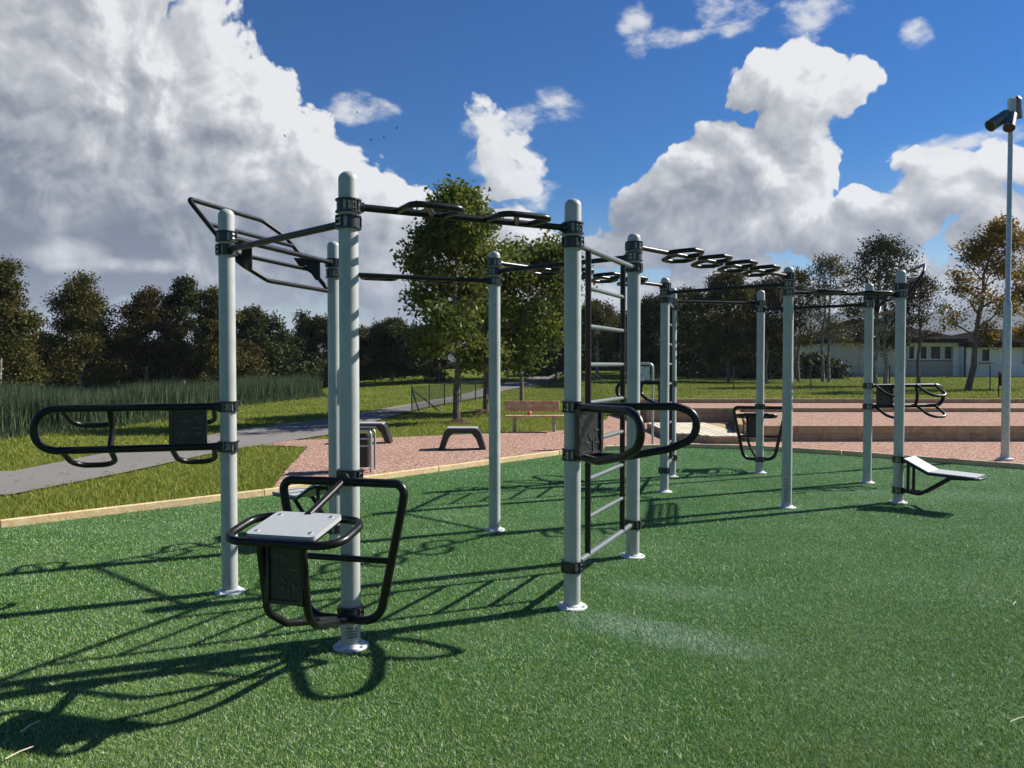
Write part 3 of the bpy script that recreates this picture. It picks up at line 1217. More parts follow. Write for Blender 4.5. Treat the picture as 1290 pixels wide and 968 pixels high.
# ------------------------------------------------------------------ small things
def step_arch(px, py, wpx, label, yaw=0):
    cx, cy = U(px, py)
    s = cy / 967
    w = wpx * s
    e = empty('step_bench', (cx, cy + .18, 0), label, 'step bench', 'black arched step benches on the gravel')
    d = .34
    mb = MB()
    h = .36
    out = [(-w / 2, 0), (-w / 2 + .10, h - .05), (-w / 2 + .15, h), (w / 2 - .15, h), (w / 2 - .10, h - .05), (w / 2, 0),
           (w / 2 - .10, 0), (w / 2 - .17, h - .17), (w / 2 - .25, h - .075), (-w / 2 + .25, h - .075), (-w / 2 + .17, h - .17), (-w / 2 + .10, 0)]
    O = Vector((cx, cy, 0))
    # front to back body built from quads so that the concave outline stays clean
    vs = [(O.x + a, O.y, b) for a, b in out] + [(O.x + a, O.y + d, b) for a, b in out]
    n = len(out)
    fs = []
    pair = [(0, 11), (1, 10), (2, 9), (3, 8), (4, 7), (5, 6)]
    for (a, b), (c, g) in zip(pair[:-1], pair[1:]):
        fs.append((a, b, g, c))
        fs.append((n + c, n + g, n + b, n + a))
    for i in range(n):
        j = (i + 1) % n
        fs.append((i, j, n + j, n + i))
    mb.add(vs, fs)
    mb.build('arch_frame', M['clamp'], e, smooth=False)
    mb = MB()
    mb.prism(rpoly(w - .30, d - .02, .02), ((cx, cy + d / 2, h + .001), (1, 0, 0), (0, 1, 0)), .022)
    mb.build('step_plate', M['pad'], e, smooth=False)


step_arch(582, 567, 60, 'black arched step bench standing alone on the red gravel, grey top')
step_arch(462, 559, 60, 'black arched step bench half hidden behind the front posts and the litter bin')


def bin_():
    cx, cy = U(452, 595)
    e = empty('litter_bin', (cx, cy + .15, 0), 'dark litter bin with grey tube frame on gravel behind the front post', 'litter bin')
    mb = MB()
    mb.box((cx, cy + .16, .29), (.26, .24, .46), bevel=.02)
    mb.build('bin_body', M['clamp'], e, smooth=False)
    for yy in (cy, cy + .30):
        mb = MB()
        mb.tube([(cx - .17, yy, 0), (cx - .17, yy, .58), (cx + .17, yy, .58), (cx + .17, yy, 0)], .016, .07, seg=10)
        for z in (.36, .46):
            mb.tube([(cx - .17, yy, z), (cx + .17, yy, z)], .010, seg=8)
        mb.build('tube_frame', M['galv'], e)
    mb = MB()
    mb.box((cx, cy + .16, .60), (.38, .34, .02), bevel=.005)
    mb.build('lid', M['clamp'], e, smooth=False)


bin_()


def park_bench():
    Y = 16.9
    x0, x1 = at(636, 520, Y)[0], at(706, 520, Y)[0]
    cx = (x0 + x1) / 2
    w = x1 - x0
    e = empty('park_bench', (cx, Y, 0), 'low red-brown slatted park bench with backrest on the lawn edge', 'bench')
    zs = .345
    for k in range(3):
        mb = MB()
        mb.box((cx + .06, Y - .14 + .12 * k, zs), (w + .10, .10, .035), bevel=.006)
        mb.build('seat_slat', M['bench_wood'], e, smooth=False)
    for k in range(2):
        mb = MB()
        m = Matrix.Rotation(R(-12), 3, 'X')
        mb.box((cx, Y + .21 + .03 * k, .50 + .115 * k), (w, .03, .10), mat=m, bevel=.006)
        mb.build('back_slat', M['bench_wood'], e, smooth=False)
    for sx in (x0 + .22, x1 - .14):
        mb = MB()
        mb.box((sx, Y, .165), (.07, .10, .33), bevel=.01)
        mb.box((sx, Y, .318), (.06, .36, .025))
        mb.build('leg', M['concrete'], e, smooth=False)
        mb = MB()
        mb.tube([(sx, Y + .10, .32), (sx, Y + .235, .40), (sx, Y + .275, .66)], .011, .05, seg=8)
        mb.build('back_bracket', M['fence'], e)
    b = MB()
    bx, r = at(667, 522, Y)[0], .048
    b.lathe(0, 0, [(.001, -r)] + [(r * math.cos(t), r * math.sin(t)) for t in np.linspace(-1.4, 1.4, 9)] + [(.001, r)], 16)
    b.v = [(p[0] + bx, p[1] + Y - .02, p[2] + zs + .0175 + r) for p in b.v]
    tag(b.build('ball', M['ball'], org=(bx, Y, zs)), 'small orange-red ball lying on the park bench seat', 'ball')


park_bench()


def info_sign():
    cx, cy = U(822, 562)
    e = empty('info_sign', (cx - .18, cy, 0), 'grey tubular information sign standing on gravel behind the middle posts', 'sign')
    mb = MB()
    mb.tube([(cx - .38, cy, 0), (cx - .38, cy, 1.50), (cx, cy, 1.50), (cx, cy, 0)], .022, .08, seg=12)
    mb.build('tube_frame', M['galv'], e)
    mb = MB()
    mb.box((cx - .20, cy, 1.30), (.29, .012, .30), bevel=.004)
    mb.build('sign_board', M['sign_face'], e, smooth=False)


info_sign()


def lamp():
    cx, cy = U(1266, 580)
    e = empty('floodlight_mast', (cx, cy, 0), 'tall galvanised floodlight mast at the right edge of the turf', 'light mast')
    mb = MB()
    mb.lathe(cx, cy, [(.058, .0), (.058, 2.40), (.052, 2.44), (.038, 2.48), (.034, 5.20)], 20)
    mb.build('pole', M['galv'], e)
    mb = MB()
    mb.lathe(cx, cy, [(.12, 0), (.12, .03), (.07, .045), (.062, .10)], 16)
    mb.build('base_flange', M['galv'], e)
    mb = MB()
    top = 5.2
    mb.box((cx + .01, cy, top + .14), (.09, .10, .46), bevel=.012)
    mb.build('head_bracket', M['galv'], e, smooth=False)
    heads = [((-.30, -.02, -.04), (-.06, .0, .12), .095), ((-.11, -.14, -.10), (-.01, -.03, .10), .085), ((.13, .08, .12), (.08, .02, .36), .09)]
    for a, b, r in heads:
        p0, p1 = Vector((cx, cy, top)) + Vector(a), Vector((cx, cy, top)) + Vector(b)
        ext = (p1 - p0).normalized()
        p0 = p0 - ext * .04
        mb = MB()
        mb.cyl(p0, p1, r, r * .9, seg=20)
        mb.cyl(p1, p1 + ext * .04, r * .9, r * .5, seg=20)
        hd = mb.build('floodlight', M['lampbody'], e)
        mb = MB()
        mb.cyl(p0 - ext * .003, p0 + ext * .001, r * .88, seg=20)
        mb.build('lens', M['glass'], hd)


lamp()


def small_box_sign():
    gx, gy, _ = at(1258, 500, 24.5)
    z0 = float(ground(gx, gy))
    e = empty('dog_waste_bin', (gx, gy, z0), 'small black box on a thin pole on the lawn beside the mast', 'bin')
    mb = MB()
    mb.cyl((gx, gy, z0), (gx, gy, z0 + .82), .018, seg=8)
    mb.build('pole', M['clamp'], e)
    mb = MB()
    mb.box((gx + .13, gy, z0 + .56), (.22, .16, .38), bevel=.02)
    mb.build('box', M['clamp'], e, smooth=False)
    mb = MB()
    mb.box((gx + .13, gy - .01, z0 + .765), (.24, .2, .02), mat=Matrix.Rotation(R(10), 3, 'Y'))
    mb.build('lid', M['galv'], e, smooth=False)


small_box_sign()

# wooden posts far off
for px, py, Y, w, hgt, lab in ((657, 505, 30, .16, 1.15, 'dark upright wooden post on the lawn behind the park bench'),
                               (553, 486, 48, .22, 1.2, 'red-brown wooden post far off beside the fenced path')):
    gx, gy, _ = at(px, py, Y)
    z0 = float(ground(gx, gy))
    mb = MB()
    mb.lathe(gx, gy, [(w * .5, z0 - .05), (w * .47, z0 + hgt * .6), (w * .44, z0 + hgt), (w * .2, z0 + hgt + .03)], 10)
    tag(mb.build('wooden_post', M['oldwood'], org=(gx, gy, z0)), lab, 'post')


# chain-link fence
def fence(name, pts, H, label, step=2.4, mesh=.09, braces=()):
    pts = [np.array(p, float) for p in pts]
    e = empty(name, (pts[0][0], pts[0][1], float(ground(*pts[0]))), label, 'fence')
    wires = MB()
    for a, b in zip(pts[:-1], pts[1:]):
        L = np.linalg.norm(b - a)
        n = max(1, int(round(L / step)))
        d = (b - a) / L
        for k in range(n + 1):
            p = a + d * L * k / n
            z = float(ground(*p))
            mb = MB()
            mb.cyl((p[0], p[1], z - .05), (p[0], p[1], z + H), .024, seg=8)
            mb.build('fence_post', M['fence'], e)
        m = int(L / mesh)
        nv = Vector((-d[1], d[0], 0)) * .002
        for k in range(-int(H / mesh), m + 1):
            for sgn in (1, -1):
                # rising wire clipped to the panel
                t0, t1 = k * mesh, k * mesh + H - .06
                z0_, z1_ = .03, H - .03
                if t0 < 0:
                    z0_ += -t0
                    t0 = 0
                if t1 > L:
                    z1_ -= t1 - L
                    t1 = L
                if t1 <= t0 or z1_ <= z0_:
                    continue
                q0, q1 = a + d * t0, a + d * t1
                za, zb = float(ground(*q0)), float(ground(*q1))
                if sgn < 0:
                    zz0, zz1 = H - z0_, H - z1_
                else:
                    zz0, zz1 = z0_, z1_
                wires.cyl((q0[0], q0[1], za + zz0), (q1[0], q1[1], zb + zz1), .0034, seg=3, caps=False)
        for z in (.04, H - .03):
            q0, q1 = a, b
            wires.cyl((q0[0], q0[1], float(ground(*q0)) + z), (q1[0], q1[1], float(ground(*q1)) + z), .004, seg=4, caps=False)
    wires.build('wire_mesh', M['fence'], e, smooth=False)
    for (p, q, hz) in braces:
        mb = MB()
        mb.cyl((p[0], p[1], float(ground(*p)) + hz), (q[0], q[1], float(ground(*q))), .02, seg=8)
        mb.build('brace', M['fence'], e)


f0, f1, f2 = U(519, 518), U(533, 515), (-1.0, 33.0)
fence('wire_fence', [f0, U(560, 510), (-1.0, 33.0)], .80, 'green chain-link fence beside the path, running back past the young oak', 1.8,
      braces=((f0, U(555, 519), .68), (f0, U(528, 519), .68)))
fence('wire_fence', [(-1.0, 33.6), (6, 31.5), (15, 30.5), (19, 30.5)], 1.0, 'long chain-link fence in front of the dark trees behind the gravel', 3.0, mesh=.14)

# soil rings
for px, py, rx, ry in ((575, 533, .42, .30), (601, 521, .55, .40)):
    x, y = U(px, py)
    mb = MB()
    prof = [(rx, .0), (rx * .7, .05), (rx * .3, .10), (.02, .12)]
    mb.lathe(0, 0, prof, 18)
    mb.v = [(p[0] + x, p[1] * ry / rx + y, p[2] * (1 + .4 * math.sin(9 * p[0]))) for p in mb.v]
    tag(mb.build('soil_mound', M['soil']), kind='structure')


# ------------------------------------------------------------------ trees
def limbs(mb, tips, p, d, L, r, depth, rng, spread, up, nseg=3, kids=(3, 4), shrink=.68):
    pts = [p]
    q, dd = p.copy(), d.copy()
    for i in range(nseg):
        dd = (dd + Vector((rng.uniform(-1, 1), rng.uniform(-1, 1), rng.uniform(-.5, .8))) * .14 + Vector((0, 0, up * .1))).normalized()
        q = q + dd * L / nseg
        pts.append(q.copy())
    mb.tube(pts, r, .0, seg=7 if depth > 1 else 4, taper=r * .55)
    if depth <= 1:
        tips.append((pts[-1], dd, r))
        tips.append((pts[-2], dd, r))
    if depth == 0:
        return
    n = rng.randint(*kids)
    a0 = rng.uniform(0, 6.28)
    for i in range(n):
        t = rng.uniform(.35, 1.0) if i else 1.0
        j = min(len(pts) - 2, int(t * nseg))
        base = pts[j].lerp(pts[j + 1], min(1, t * nseg - j)) if j < nseg else pts[-1]
        a = a0 + 6.28 * i / n + rng.uniform(-.4, .4)
        o = dd.orthogonal().normalized()
        o = Matrix.Rotation(a, 3, dd) @ o
        nd = (dd * math.cos(spread) + o * math.sin(spread) * rng.uniform(.7, 1.2)).normalized()
        limbs(mb, tips, base, nd, L * shrink * rng.uniform(.8, 1.15), r * .52, depth - 1, rng, spread, up, nseg, kids, shrink)


def make_tree(name, loc, H, cw, c0, label, leaf, bark, seed, nleaf, lsize, cat='tree', group=None, lean=(0, 0), cshift=0.0, stems=1,
              gaps=.35, tr=None, hollow=.0, conic=.0, zsq=1.0):
    """H height, cw crown width, c0 height of crown foot; leaves gather in clumps along the outer limbs"""
    rng = random.Random(seed)
    nr = np.random.default_rng(seed)
    e = empty(name, loc, label, cat, group)
    mb = MB()
    nleaf, lsize = int(nleaf * 1.9), lsize * .68
    tips = []
    tr = tr or H * .018
    for st in range(stems):
        off = Vector(((st - (stems - 1) / 2) * tr * 4, rng.uniform(-1, 1) * tr * 2, -.05)) if stems > 1 else Vector((0, 0, -.05))
        # leader
        n = 7
        pts = [off]
        for i in range(1, n + 1):
            t = i / n
            pts.append(Vector((off.x + lean[0] * t + rng.uniform(-1, 1) * tr * .8, off.y + lean[1] * t + rng.uniform(-1, 1) * tr * .8, H * .93 * t)))
        mb.tube(pts, tr, 0, seg=9, taper=tr * .18)
        nb = 17
        for i in range(nb):
            t = i / (nb - 1)
            z = c0 * .9 + (H * .9 - c0 * .9) * t
            f = z / (H * .93) * n
            j = min(n - 1, int(f))
            base = pts[j].lerp(pts[j + 1], f - j)
            a = i * 2.4 + rng.uniform(-.5, .5)
            prof = (min(1, .62 + t * 1.3) if t < .3 else math.cos((t - .3) / .7 * 1.25)) * rng.uniform(.8, 1.1)
            if conic:
                prof = (1.0 - t * .8) * rng.uniform(.6, 1.25)
            prof = max(prof, .18)
            L = cw / 2 * prof * .62 * rng.uniform(.8, 1.15)
            nd = Vector((math.cos(a), math.sin(a), .35 + .6 * t)).normalized()
            limbs(mb, tips, base, nd, L, tr * .36 * (1 - .6 * t), 2, rng, .75, .5, 3, (2, 3), .62)
        tips.append((pts[-1], Vector((0, 0, 1)), .01))
    mb.build('trunk', bark, e, org=(0, 0, 0)).parent = e
    # leaf clumps
    T = np.array([tuple(t[0]) for t in tips])
    keep = nr.uniform(0, 1, len(T)) > gaps * .4
    T = T[keep]
    T[:, 0] += cshift * np.clip((T[:, 2] - c0) / (H - c0), 0, 1)
    wgt = nr.uniform(.3, 1.6, len(T)) ** 1.5
    idx = nr.choice(len(T), nleaf, p=wgt / wgt.sum())
    cr = cw * .085 + .12
    g = nr.normal(0, 1, (nleaf, 3))
    g /= np.linalg.norm(g, axis=1)[:, None]
    rad_ = (nr.uniform(0, 1, nleaf) ** .6)[:, None] * cr * nr.uniform(.7, 1.5, (nleaf, 1))
    P = T[idx] + g * rad_ * np.array([1.1, 1.1, .8 * zsq])
    # leaf quads (pointed: 4 corners of a kite)
    a = nr.normal(0, 1, (nleaf, 3))
    a /= np.linalg.norm(a, axis=1)[:, None]
    b = np.cross(a, nr.normal(0, 1, (nleaf, 3)))
    b /= np.linalg.norm(b, axis=1)[:, None]
    s = lsize * nr.uniform(.6, 1.4, (nleaf, 1))
    v = np.stack([P - a * s, P + b * s * .55 - a * s * .1, P + a * s, P - b * s * .55 - a * s * .1], 1)
    c = np_mesh('crown', v, 4, leaf, e)
    return e


def tree_at(px, Y, top, wpx, foot, label, leaf, bark, seed, nleaf, lsz, group=None, py=None, **kw):
    """px/top/wpx/foot are read off the photograph and turned into metres at distance Y"""
    x, y, _ = at(px, py or 480, Y)
    z0 = float(ground(x, y))
    H = at(px, top, Y)[2] - z0
    c0 = max(.3, at(px, foot, Y)[2] - z0)
    return make_tree(kw.pop('name', 'tree'), (x, y, z0), H, wpx * Y / 967, c0, label, LEAF[leaf], M[bark], seed, nleaf, lsz, group=group, **kw)


# the two young oaks
a0 = U(575, 531)
tree_at(575, a0[1], 238, 178, 455, 'tall young oak with full green crown on the lawn, nearer of the two', 'oak', 'bark', 11, 13500, .088, name='oak_tree', tr=.10, cshift=.1, gaps=1.1)
a1 = U(601, 520)
tree_at(612, a1[1], 334, 205, 468, 'smaller young oak with leaning trunk and light leaves behind the tall one', 'oak', 'bark', 29, 13500, .095, name='oak_tree', tr=.09, lean=(-.1, 0), cshift=1.2, gaps=.2)

# left row beyond the reeds
row = [(0, 31, 328, 130, 'birch', 'olive birch at the far left edge, cut off by the picture side', 1, 1.0),
       (103, 36, 350, 130, 'birch', 'rounded brownish birch, second tree from the left beyond the reeds', 2, 1.0),
       (186, 37, 366, 108, 'brown', 'brown-leaved tree, third from the left beyond the reeds', 3, 1.0),
       (231, 38, 345, 84, 'dark', 'dark pointed tree taller than its brown neighbour beyond the reeds', 4, 1.0),
       (272, 37, 362, 90, 'birch', 'birch standing behind the left front post beyond the reeds', 5, 1.0),
       (48, 38, 425, 80, 'brown', 'low brown bush-like tree between the two leftmost birches', 6, 1.0),
       (150, 40, 432, 90, 'dark', 'low dark tree filling the gap between the left birches', 8, 1.0)]
for px, Y, top, w, lf, lab, sd, _ in row:
    tree_at(px, Y, top, w, 492, lab, lf, 'bark_pale', 40 + sd, 17000, .085, group='trees beyond the reeds', gaps=.5, conic=1, name='birch_tree' if lf == 'birch' else 'tree')
mid = [(322, 44, 398, 84, 'dark', 'dark round tree just right of the left front post', 1),
       (352, 47, 430, 70, 'dark', 'low dark tree in the dip right of the left front post', 2),
       (400, 50, 413, 90, 'dark', 'dark spreading tree left of the front post', 3),
       (300, 42, 440, 70, 'brown', 'low brown tree behind the reeds by the left front post', 9),
       (452, 52, 424, 80, 'dark', 'dark tree directly right of the front post', 4),
       (494, 50, 415, 80, 'dark', 'dark tree behind the left side of the young oak', 5),
       (535, 48, 425, 85, 'dark', 'dark tree behind the trunk of the young oak', 6),
       (640, 52, 400, 110, 'dark', 'dark tree behind the right side of the young oaks', 7),
       (700, 50, 395, 110, 'dark', 'dark tree behind the ladder post above the park bench', 8)]
for px, Y, top, w, lf, lab, sd in mid:
    tree_at(px, Y, top, w, 478, lab, lf, 'bark', 60 + sd, 13000, .12, group='dark trees behind the lawn', gaps=.25, zsq=1.2)
wood = [(752, 47, 388, 70, 'birch', 'thin olive tree seen through the ladder', 1, 8000, 440),
        (790, 50, 405, 100, 'dark', 'dark tree behind the ladder and middle posts', 2, 14000, 476),
        (826, 46, 382, 95, 'dark', 'dark tree behind the information sign', 3, 14000, 476),
        (868, 48, 372, 95, 'dark', 'dark tree over the pale deck', 4, 14000, 476),
        (918, 43, 345, 100, 'birch', 'large olive tree behind the middle of the rear rig', 5, 17000, 466),
        (900, 50, 415, 110, 'brown', 'low brown tree behind the rear rig', 6, 13000, 478),
        (965, 44, 352, 80, 'brown', 'brown thinly leaved tree right of the big olive one', 7, 7000, 440),
        (1003, 45, 340, 76, 'birch', 'slender birch with few leaves left of the house', 8, 4200, 430),
        (1040, 44, 322, 90, 'birch', 'tall slender birch with almost bare branches beside the house', 9, 3600, 430),
        (970, 50, 420, 90, 'dark', 'low dark tree between the rear rig posts', 10, 10000, 478)]
for px, Y, top, w, lf, lab, sd, nl, ft in wood:
    tree_at(px, Y, top, w, ft, lab, lf, 'bark_pale' if sd in (1, 8, 9, 7) else 'bark', 80 + sd, nl, .10 if nl > 9000 else .085,
            group='trees behind the gravel terraces', gaps=.3, stems=2 if sd in (8, 9) else 1, tr=.11 if sd in (1, 7, 8, 9) else None)
tree_at(1110, 37, 298, 110, 440, 'dark twin-trunked tree in front of the house behind the rear posts', 'dark', 'bark_pale', 101, 6500, .085, gaps=.6, stems=2, tr=.12)
tree_at(1158, 37, 345, 76, 420, 'thin half-bare tree between the house windows', 'brown', 'bark', 102, 2600, .075, gaps=.5, tr=.10)
tree_at(1219, 31, 272, 118, 425, 'yellowing maple with leaning trunk on the lawn in front of the house', 'autumn', 'bark', 103, 5600, .085,
        name='maple_tree', gaps=.5, tr=.13, lean=(.9, 0), cshift=.5)
tree_at(1310, 33, 330, 90, 430, 'yellow-brown tree at the right edge behind the mast', 'autumn', 'bark', 104, 4200, .085, gaps=.4, tr=.1)

# low far hedges and shrubs closing the view under the crowns
for i, (px, Y, top, w, lf, lab) in enumerate([(330, 46, 440, 150, 'dark', 'low dark hedge far behind the reeds'),
                                              (470, 60, 448, 170, 'dark', 'low dark hedge beyond the lawn left of the oaks'),
                                              (620, 70, 450, 170, 'dark', 'low dark hedge far behind the oaks'),
                                              (760, 56, 440, 170, 'dark', 'low dark hedge behind the ladder'),
                                              (890, 54, 438, 170, 'dark', 'low dark hedge behind the sign and deck'),
                                              (1000, 53, 446, 110, 'dark', 'low dark hedge beside the left end of the house'),
                                              (60, 42, 428, 200, 'dark', 'low dark hedge under the leftmost birches'),
                                              (200, 42, 426, 180, 'dark', 'low dark hedge under the brown trees beyond the reeds')]):
    x, y, _ = at(px, 480, Y)
    z0 = float(ground(x, y)) - .5
    Hh = at(px, top, Y)[2] - z0
    W = w * Y / 967
    nr = np.random.default_rng(300 + i)
    n = 17000
    q = nr.uniform(-1, 1, n)
    cl = nr.normal(0, 1, (60, 2))
    zt = Hh * (.78 + .16 * np.sin(q * 7 + i) + .10 * np.sin(q * 19 + 2 * i))
    P = np.stack([x + q * W / 2, y + nr.normal(0, .8, n), z0 + zt * nr.uniform(0, 1, n) ** .7 + nr.normal(0, .12, n)], -1)
    a = nr.normal(0, 1, (n, 3)); a /= np.linalg.norm(a, axis=1)[:, None]
    b = np.cross(a, nr.normal(0, 1, (n, 3))); b /= np.linalg.norm(b, axis=1)[:, None]
    s = .13 * nr.uniform(.6, 1.5, (n, 1))
    v = np.stack([P - a * s, P + b * s * .6, P + a * s, P - b * s * .6], 1)
    o = np_mesh('hedge', v, 4, LEAF[lf], org=(x, y, z0))
    o.location = (x, y, z0)
    tag(o, lab, 'hedge', 'low hedges below the background trees')


# ------------------------------------------------------------------ house
def house():
    Y = 58.0
    X = lambda px: at(px, 450, Y)[0]
    Z = lambda py: at(1150, py, Y)[2]
    z0 = Z(475)
    e = empty('bungalow', (X(1160), Y, z0), 'long white bungalow with dark roof and low windows at the right behind the trees', 'house')
    w = MB()
    w.box(((X(1052) + X(1142)) / 2, Y + 4, (z0 + Z(431)) / 2), (X(1142) - X(1052), 8, Z(431) - z0))
    for px in (1052, 1082, 1112):
        w.box((X(px) + .05, Y - .02, (z0 + Z(431)) / 2), (.06, .06, Z(431) - z0 - .01))
    w.build('wall', M['cream_wall'], e, smooth=False)
    w = MB()
    w.box(((X(1142) + X(1207)) / 2, Y + 4, (Z(455) + z0) / 2), (X(1207) - X(1142) - .01, 7.8, Z(455) - z0))
    w.build('lower_wall', M['grey_wall'], e, smooth=False)
    w = MB()
    w.box(((X(1142) + X(1207)) / 2, Y + 4.25, (Z(455) + Z(431)) / 2), (X(1207) - X(1142) - .01, 7.9, Z(431) - Z(455) - .01))
    w.box(((X(1142) + X(1207)) / 2, Y + .1, Z(434)), (X(1207) - X(1142) - .02, .3, .30))
    w.box((X(1203.5), Y + .06, (z0 + Z(436)) / 2), (.42, .34, Z(436) - z0 - .02))
    w.build('wall', M['frame_white'], e, smooth=False)
    w = MB()
    w.box(((X(1207) + 46) / 2, Y + 3.6, (z0 + Z(437)) / 2), (46 - X(1207), 8.4, Z(437) - z0))
    w.build('wall', M['white_wall'], e, smooth=False)
    w = MB()
    w.box(((X(1052) + X(1207)) / 2, Y - .03, z0 + .14), (X(1207) - X(1052) - .02, .10, .34))
    w.build('plinth', M['concrete'], e, smooth=False)
    # windows
    def window(p0, p1, q0, q1, yy, bars=1):
        cx, cz = (X(p0) + X(p1)) / 2, (Z(q0) + Z(q1)) / 2
        ww, hh = X(p1) - X(p0), Z(q0) - Z(q1)
        m = MB()
        t = .09
        for sx in (-1, 1):
            m.box((cx + sx * (ww / 2), yy - .03, cz), (t, .10, hh + t))
        for sz in (-1, 1):
            m.box((cx, yy - .03, cz + sz * hh / 2), (ww - t, .098, t))
        o = m.build('window', M['frame_white'], e, smooth=False)
        m = MB()
        m.box((cx, yy + .015, cz), (ww - t, .02, hh - t))
        m.build('pane', M['glass'], o, smooth=False)
        m = MB()
        m.box((cx, yy - .10, cz - hh / 2 - .09), (ww + .3, .16, .05))
        m.build('sill', M['roof'], o, smooth=False)
    for p0, p1 in ((1146, 1154), (1160.5, 1170), (1173.5, 1187.5), (1191, 1201)):
        window(p0, p1, 436, 453, Y + .27)
    window(1229, 1240, 440, 456, Y - .64)
    window(1283, 1296, 440, 456, Y - .64)
    # roofs: low hip over the left wing, higher hip behind, dark fascia of the right wing
    def hip(x0, x1, y0, y1, zb, zt, ins, name='roof', th=.28):
        m = MB()
        ym = (y0 + y1) / 2
        m.add([(x0, y0, zb), (x1, y0, zb), (x1, y1, zb), (x0, y1, zb), (x0, y0, zb + th), (x1, y0, zb + th), (x1, y1, zb + th), (x0, y1, zb + th),
               (x0 + ins, ym, zt), (x1 - ins, ym, zt)],
              [(3, 2, 1, 0), (0, 1, 5, 4), (1, 2, 6, 5), (2, 3, 7, 6), (3, 0, 4, 7), (4, 5, 9, 8), (5, 6, 9), (6, 7, 8, 9), (7, 4, 8)])
        return m.build(name, M['roof'], e, smooth=False)
    hip(X(1046), X(1212), Y - .7, Y + 9, Z(432), Z(402), 4.2)
    hip(X(1208), 47, Y - 1.2, Y + 8.6, Z(438), Z(412), 4.2, th=.40)
    r3 = hip(X(1118), X(1262), Y + 7, Y + 20, Z(425), Z(389), 5.5)
    m = MB()
    m.box((X(1196), Y + 9.0, Z(404)), (.8, .8, 1.9))
    m.build('chimney', M['grey_wall'], r3, smooth=False)
    m = MB()
    m.cyl((X(1207) + .1, Y - .72, z0), (X(1207) + .1, Y - .72, Z(438)), .06, seg=8)
    m.build('downpipe', M['roof'], e)


house()
# a second house glimpsed between the trees
def far_house():
    Y = 75
    X = lambda px: at(px, 450, Y)[0]
    Z = lambda py: at(1020, py, Y)[2]
    e = empty('house', (X(1000), Y, Z(476)), 'yellowish house half hidden behind the bare birches', 'house')
    m = MB()
    m.box((X(1000), Y + 4, (Z(478) + Z(440)) / 2), (X(1040) - X(965), 8, Z(440) - Z(478)))
    m.build('wall', M['cream_wall'], e, smooth=False)
    m = MB()
    x0, x1, y0, y1, zb, zt = X(960), X(1045), Y - .6, Y + 9, Z(441), Z(424)
    m.add([(x0, y0, zb), (x1, y0, zb), (x1, y1, zb), (x0, y1, zb), (x0 + .3, (y0 + y1) / 2, zt), (x1 - .3, (y0 + y1) / 2, zt)],
          [(3, 2, 1, 0), (0, 1, 5, 4), (1, 2, 5), (2, 3, 4, 5), (3, 0, 4)])
    m.build('roof', M['roof'], e, smooth=False)
    for px in (985, 1012):
        m = MB()
        m.box((X(px), Y - .02, Z(457)), (1.1, .06, 1.2))
        m.build('window', M['glass'], e, smooth=False)


far_house()

# far hills
def hill(name, x0, x1, Y, prof, seed, rough):
    nr = np.random.default_rng(seed)
    nx, ny = 140, 14
    xs = np.linspace(x0, x1, nx)
    base = np.interp(xs, [p[0] for p in prof], [p[1] for p in prof])
    bump = sum(nr.uniform(.4, 1) * np.sin(xs * f + nr.uniform(0, 6)) / (i + 1) for i, f in enumerate((.006, .013, .027, .06, .11, .2))) * rough
    vs, fs = [], []
    for j in range(ny):
        t = j / (ny - 1)
        for i in range(nx):
            zz = (base[i] + bump[i]) * math.sin(math.pi * min(1, t * .5 + .0) ** .9) * (1 if t < 1 else 1)
            vs.append((xs[i], Y + t * 500, zz - 2 + nr.normal(0, rough * .08) * t))
    for j in range(ny - 1):
        for i in range(nx - 1):
            k = j * nx + i
            fs.append((k, k + 1, k + nx + 1, k + nx))
    mb = MB()
    mb.add(vs, fs)
    tag(mb.build(name, M['hill']), kind='structure')


hill('hills', -1400, 2200, 1500, [(-1400, 30), (-600, 42), (-300, 62), (-100, 70), (150, 110), (420, 138), (800, 128), (1000, 130), (1500, 150), (2200, 120)], 3, 9)

hz_m = bpy.data.materials.new('haze_air')
hz_m.use_nodes = True
hn = hz_m.node_tree
hn.nodes.clear()
pv = hn.nodes.new('ShaderNodeVolumePrincipled')
pv.inputs['Color'].default_value = (.80, .88, 1, 1)
pv.inputs['Density'].default_value = .00019
pv.inputs['Anisotropy'].default_value = .1
mo = hn.nodes.new('ShaderNodeOutputMaterial')
hn.links.new(pv.outputs[0], mo.inputs['Volume'])
mb = MB()
mb.box((0, 1550, 84), (6200, 4100, 176))
tag(mb.build('haze', hz_m, smooth=False), 'thin bluish air over the far hills', kind='stuff')

# birds
for i, (px, py, Y, lab) in enumerate(((500, 162, 60, 'topmost tiny black bird in the blue gap beside the big cloud'), (484, 174, 62, 'lower right tiny black bird of the pair above the front post'),
                                      (468, 177, 60, 'lower left tiny black bird of the pair above the front post'), (450, 142, 64, 'tiny black bird nearest the edge of the big white cloud'),
                                      (359, 172, 58, 'lone tiny black bird against the big white cloud'))):
    p = Vector(at(px, py, Y))
    mb = MB()
    mb.tube([p + Vector((-.07, 0, 0)), p, p + Vector((.08, 0, .01))], .03, 0, seg=6, taper=.012)
    for s in (-1, 1):
        mb.add([p + Vector((-.04, 0, .02)), p + Vector((.04, 0, .02)), p + Vector((.0, s * .20, .10)), p + Vector((-.05, s * .2, .09))], [(0, 1, 2, 3)])
    tag(mb.build('bird', M['bird'], org=tuple(p)), lab, 'bird', 'birds flying high')

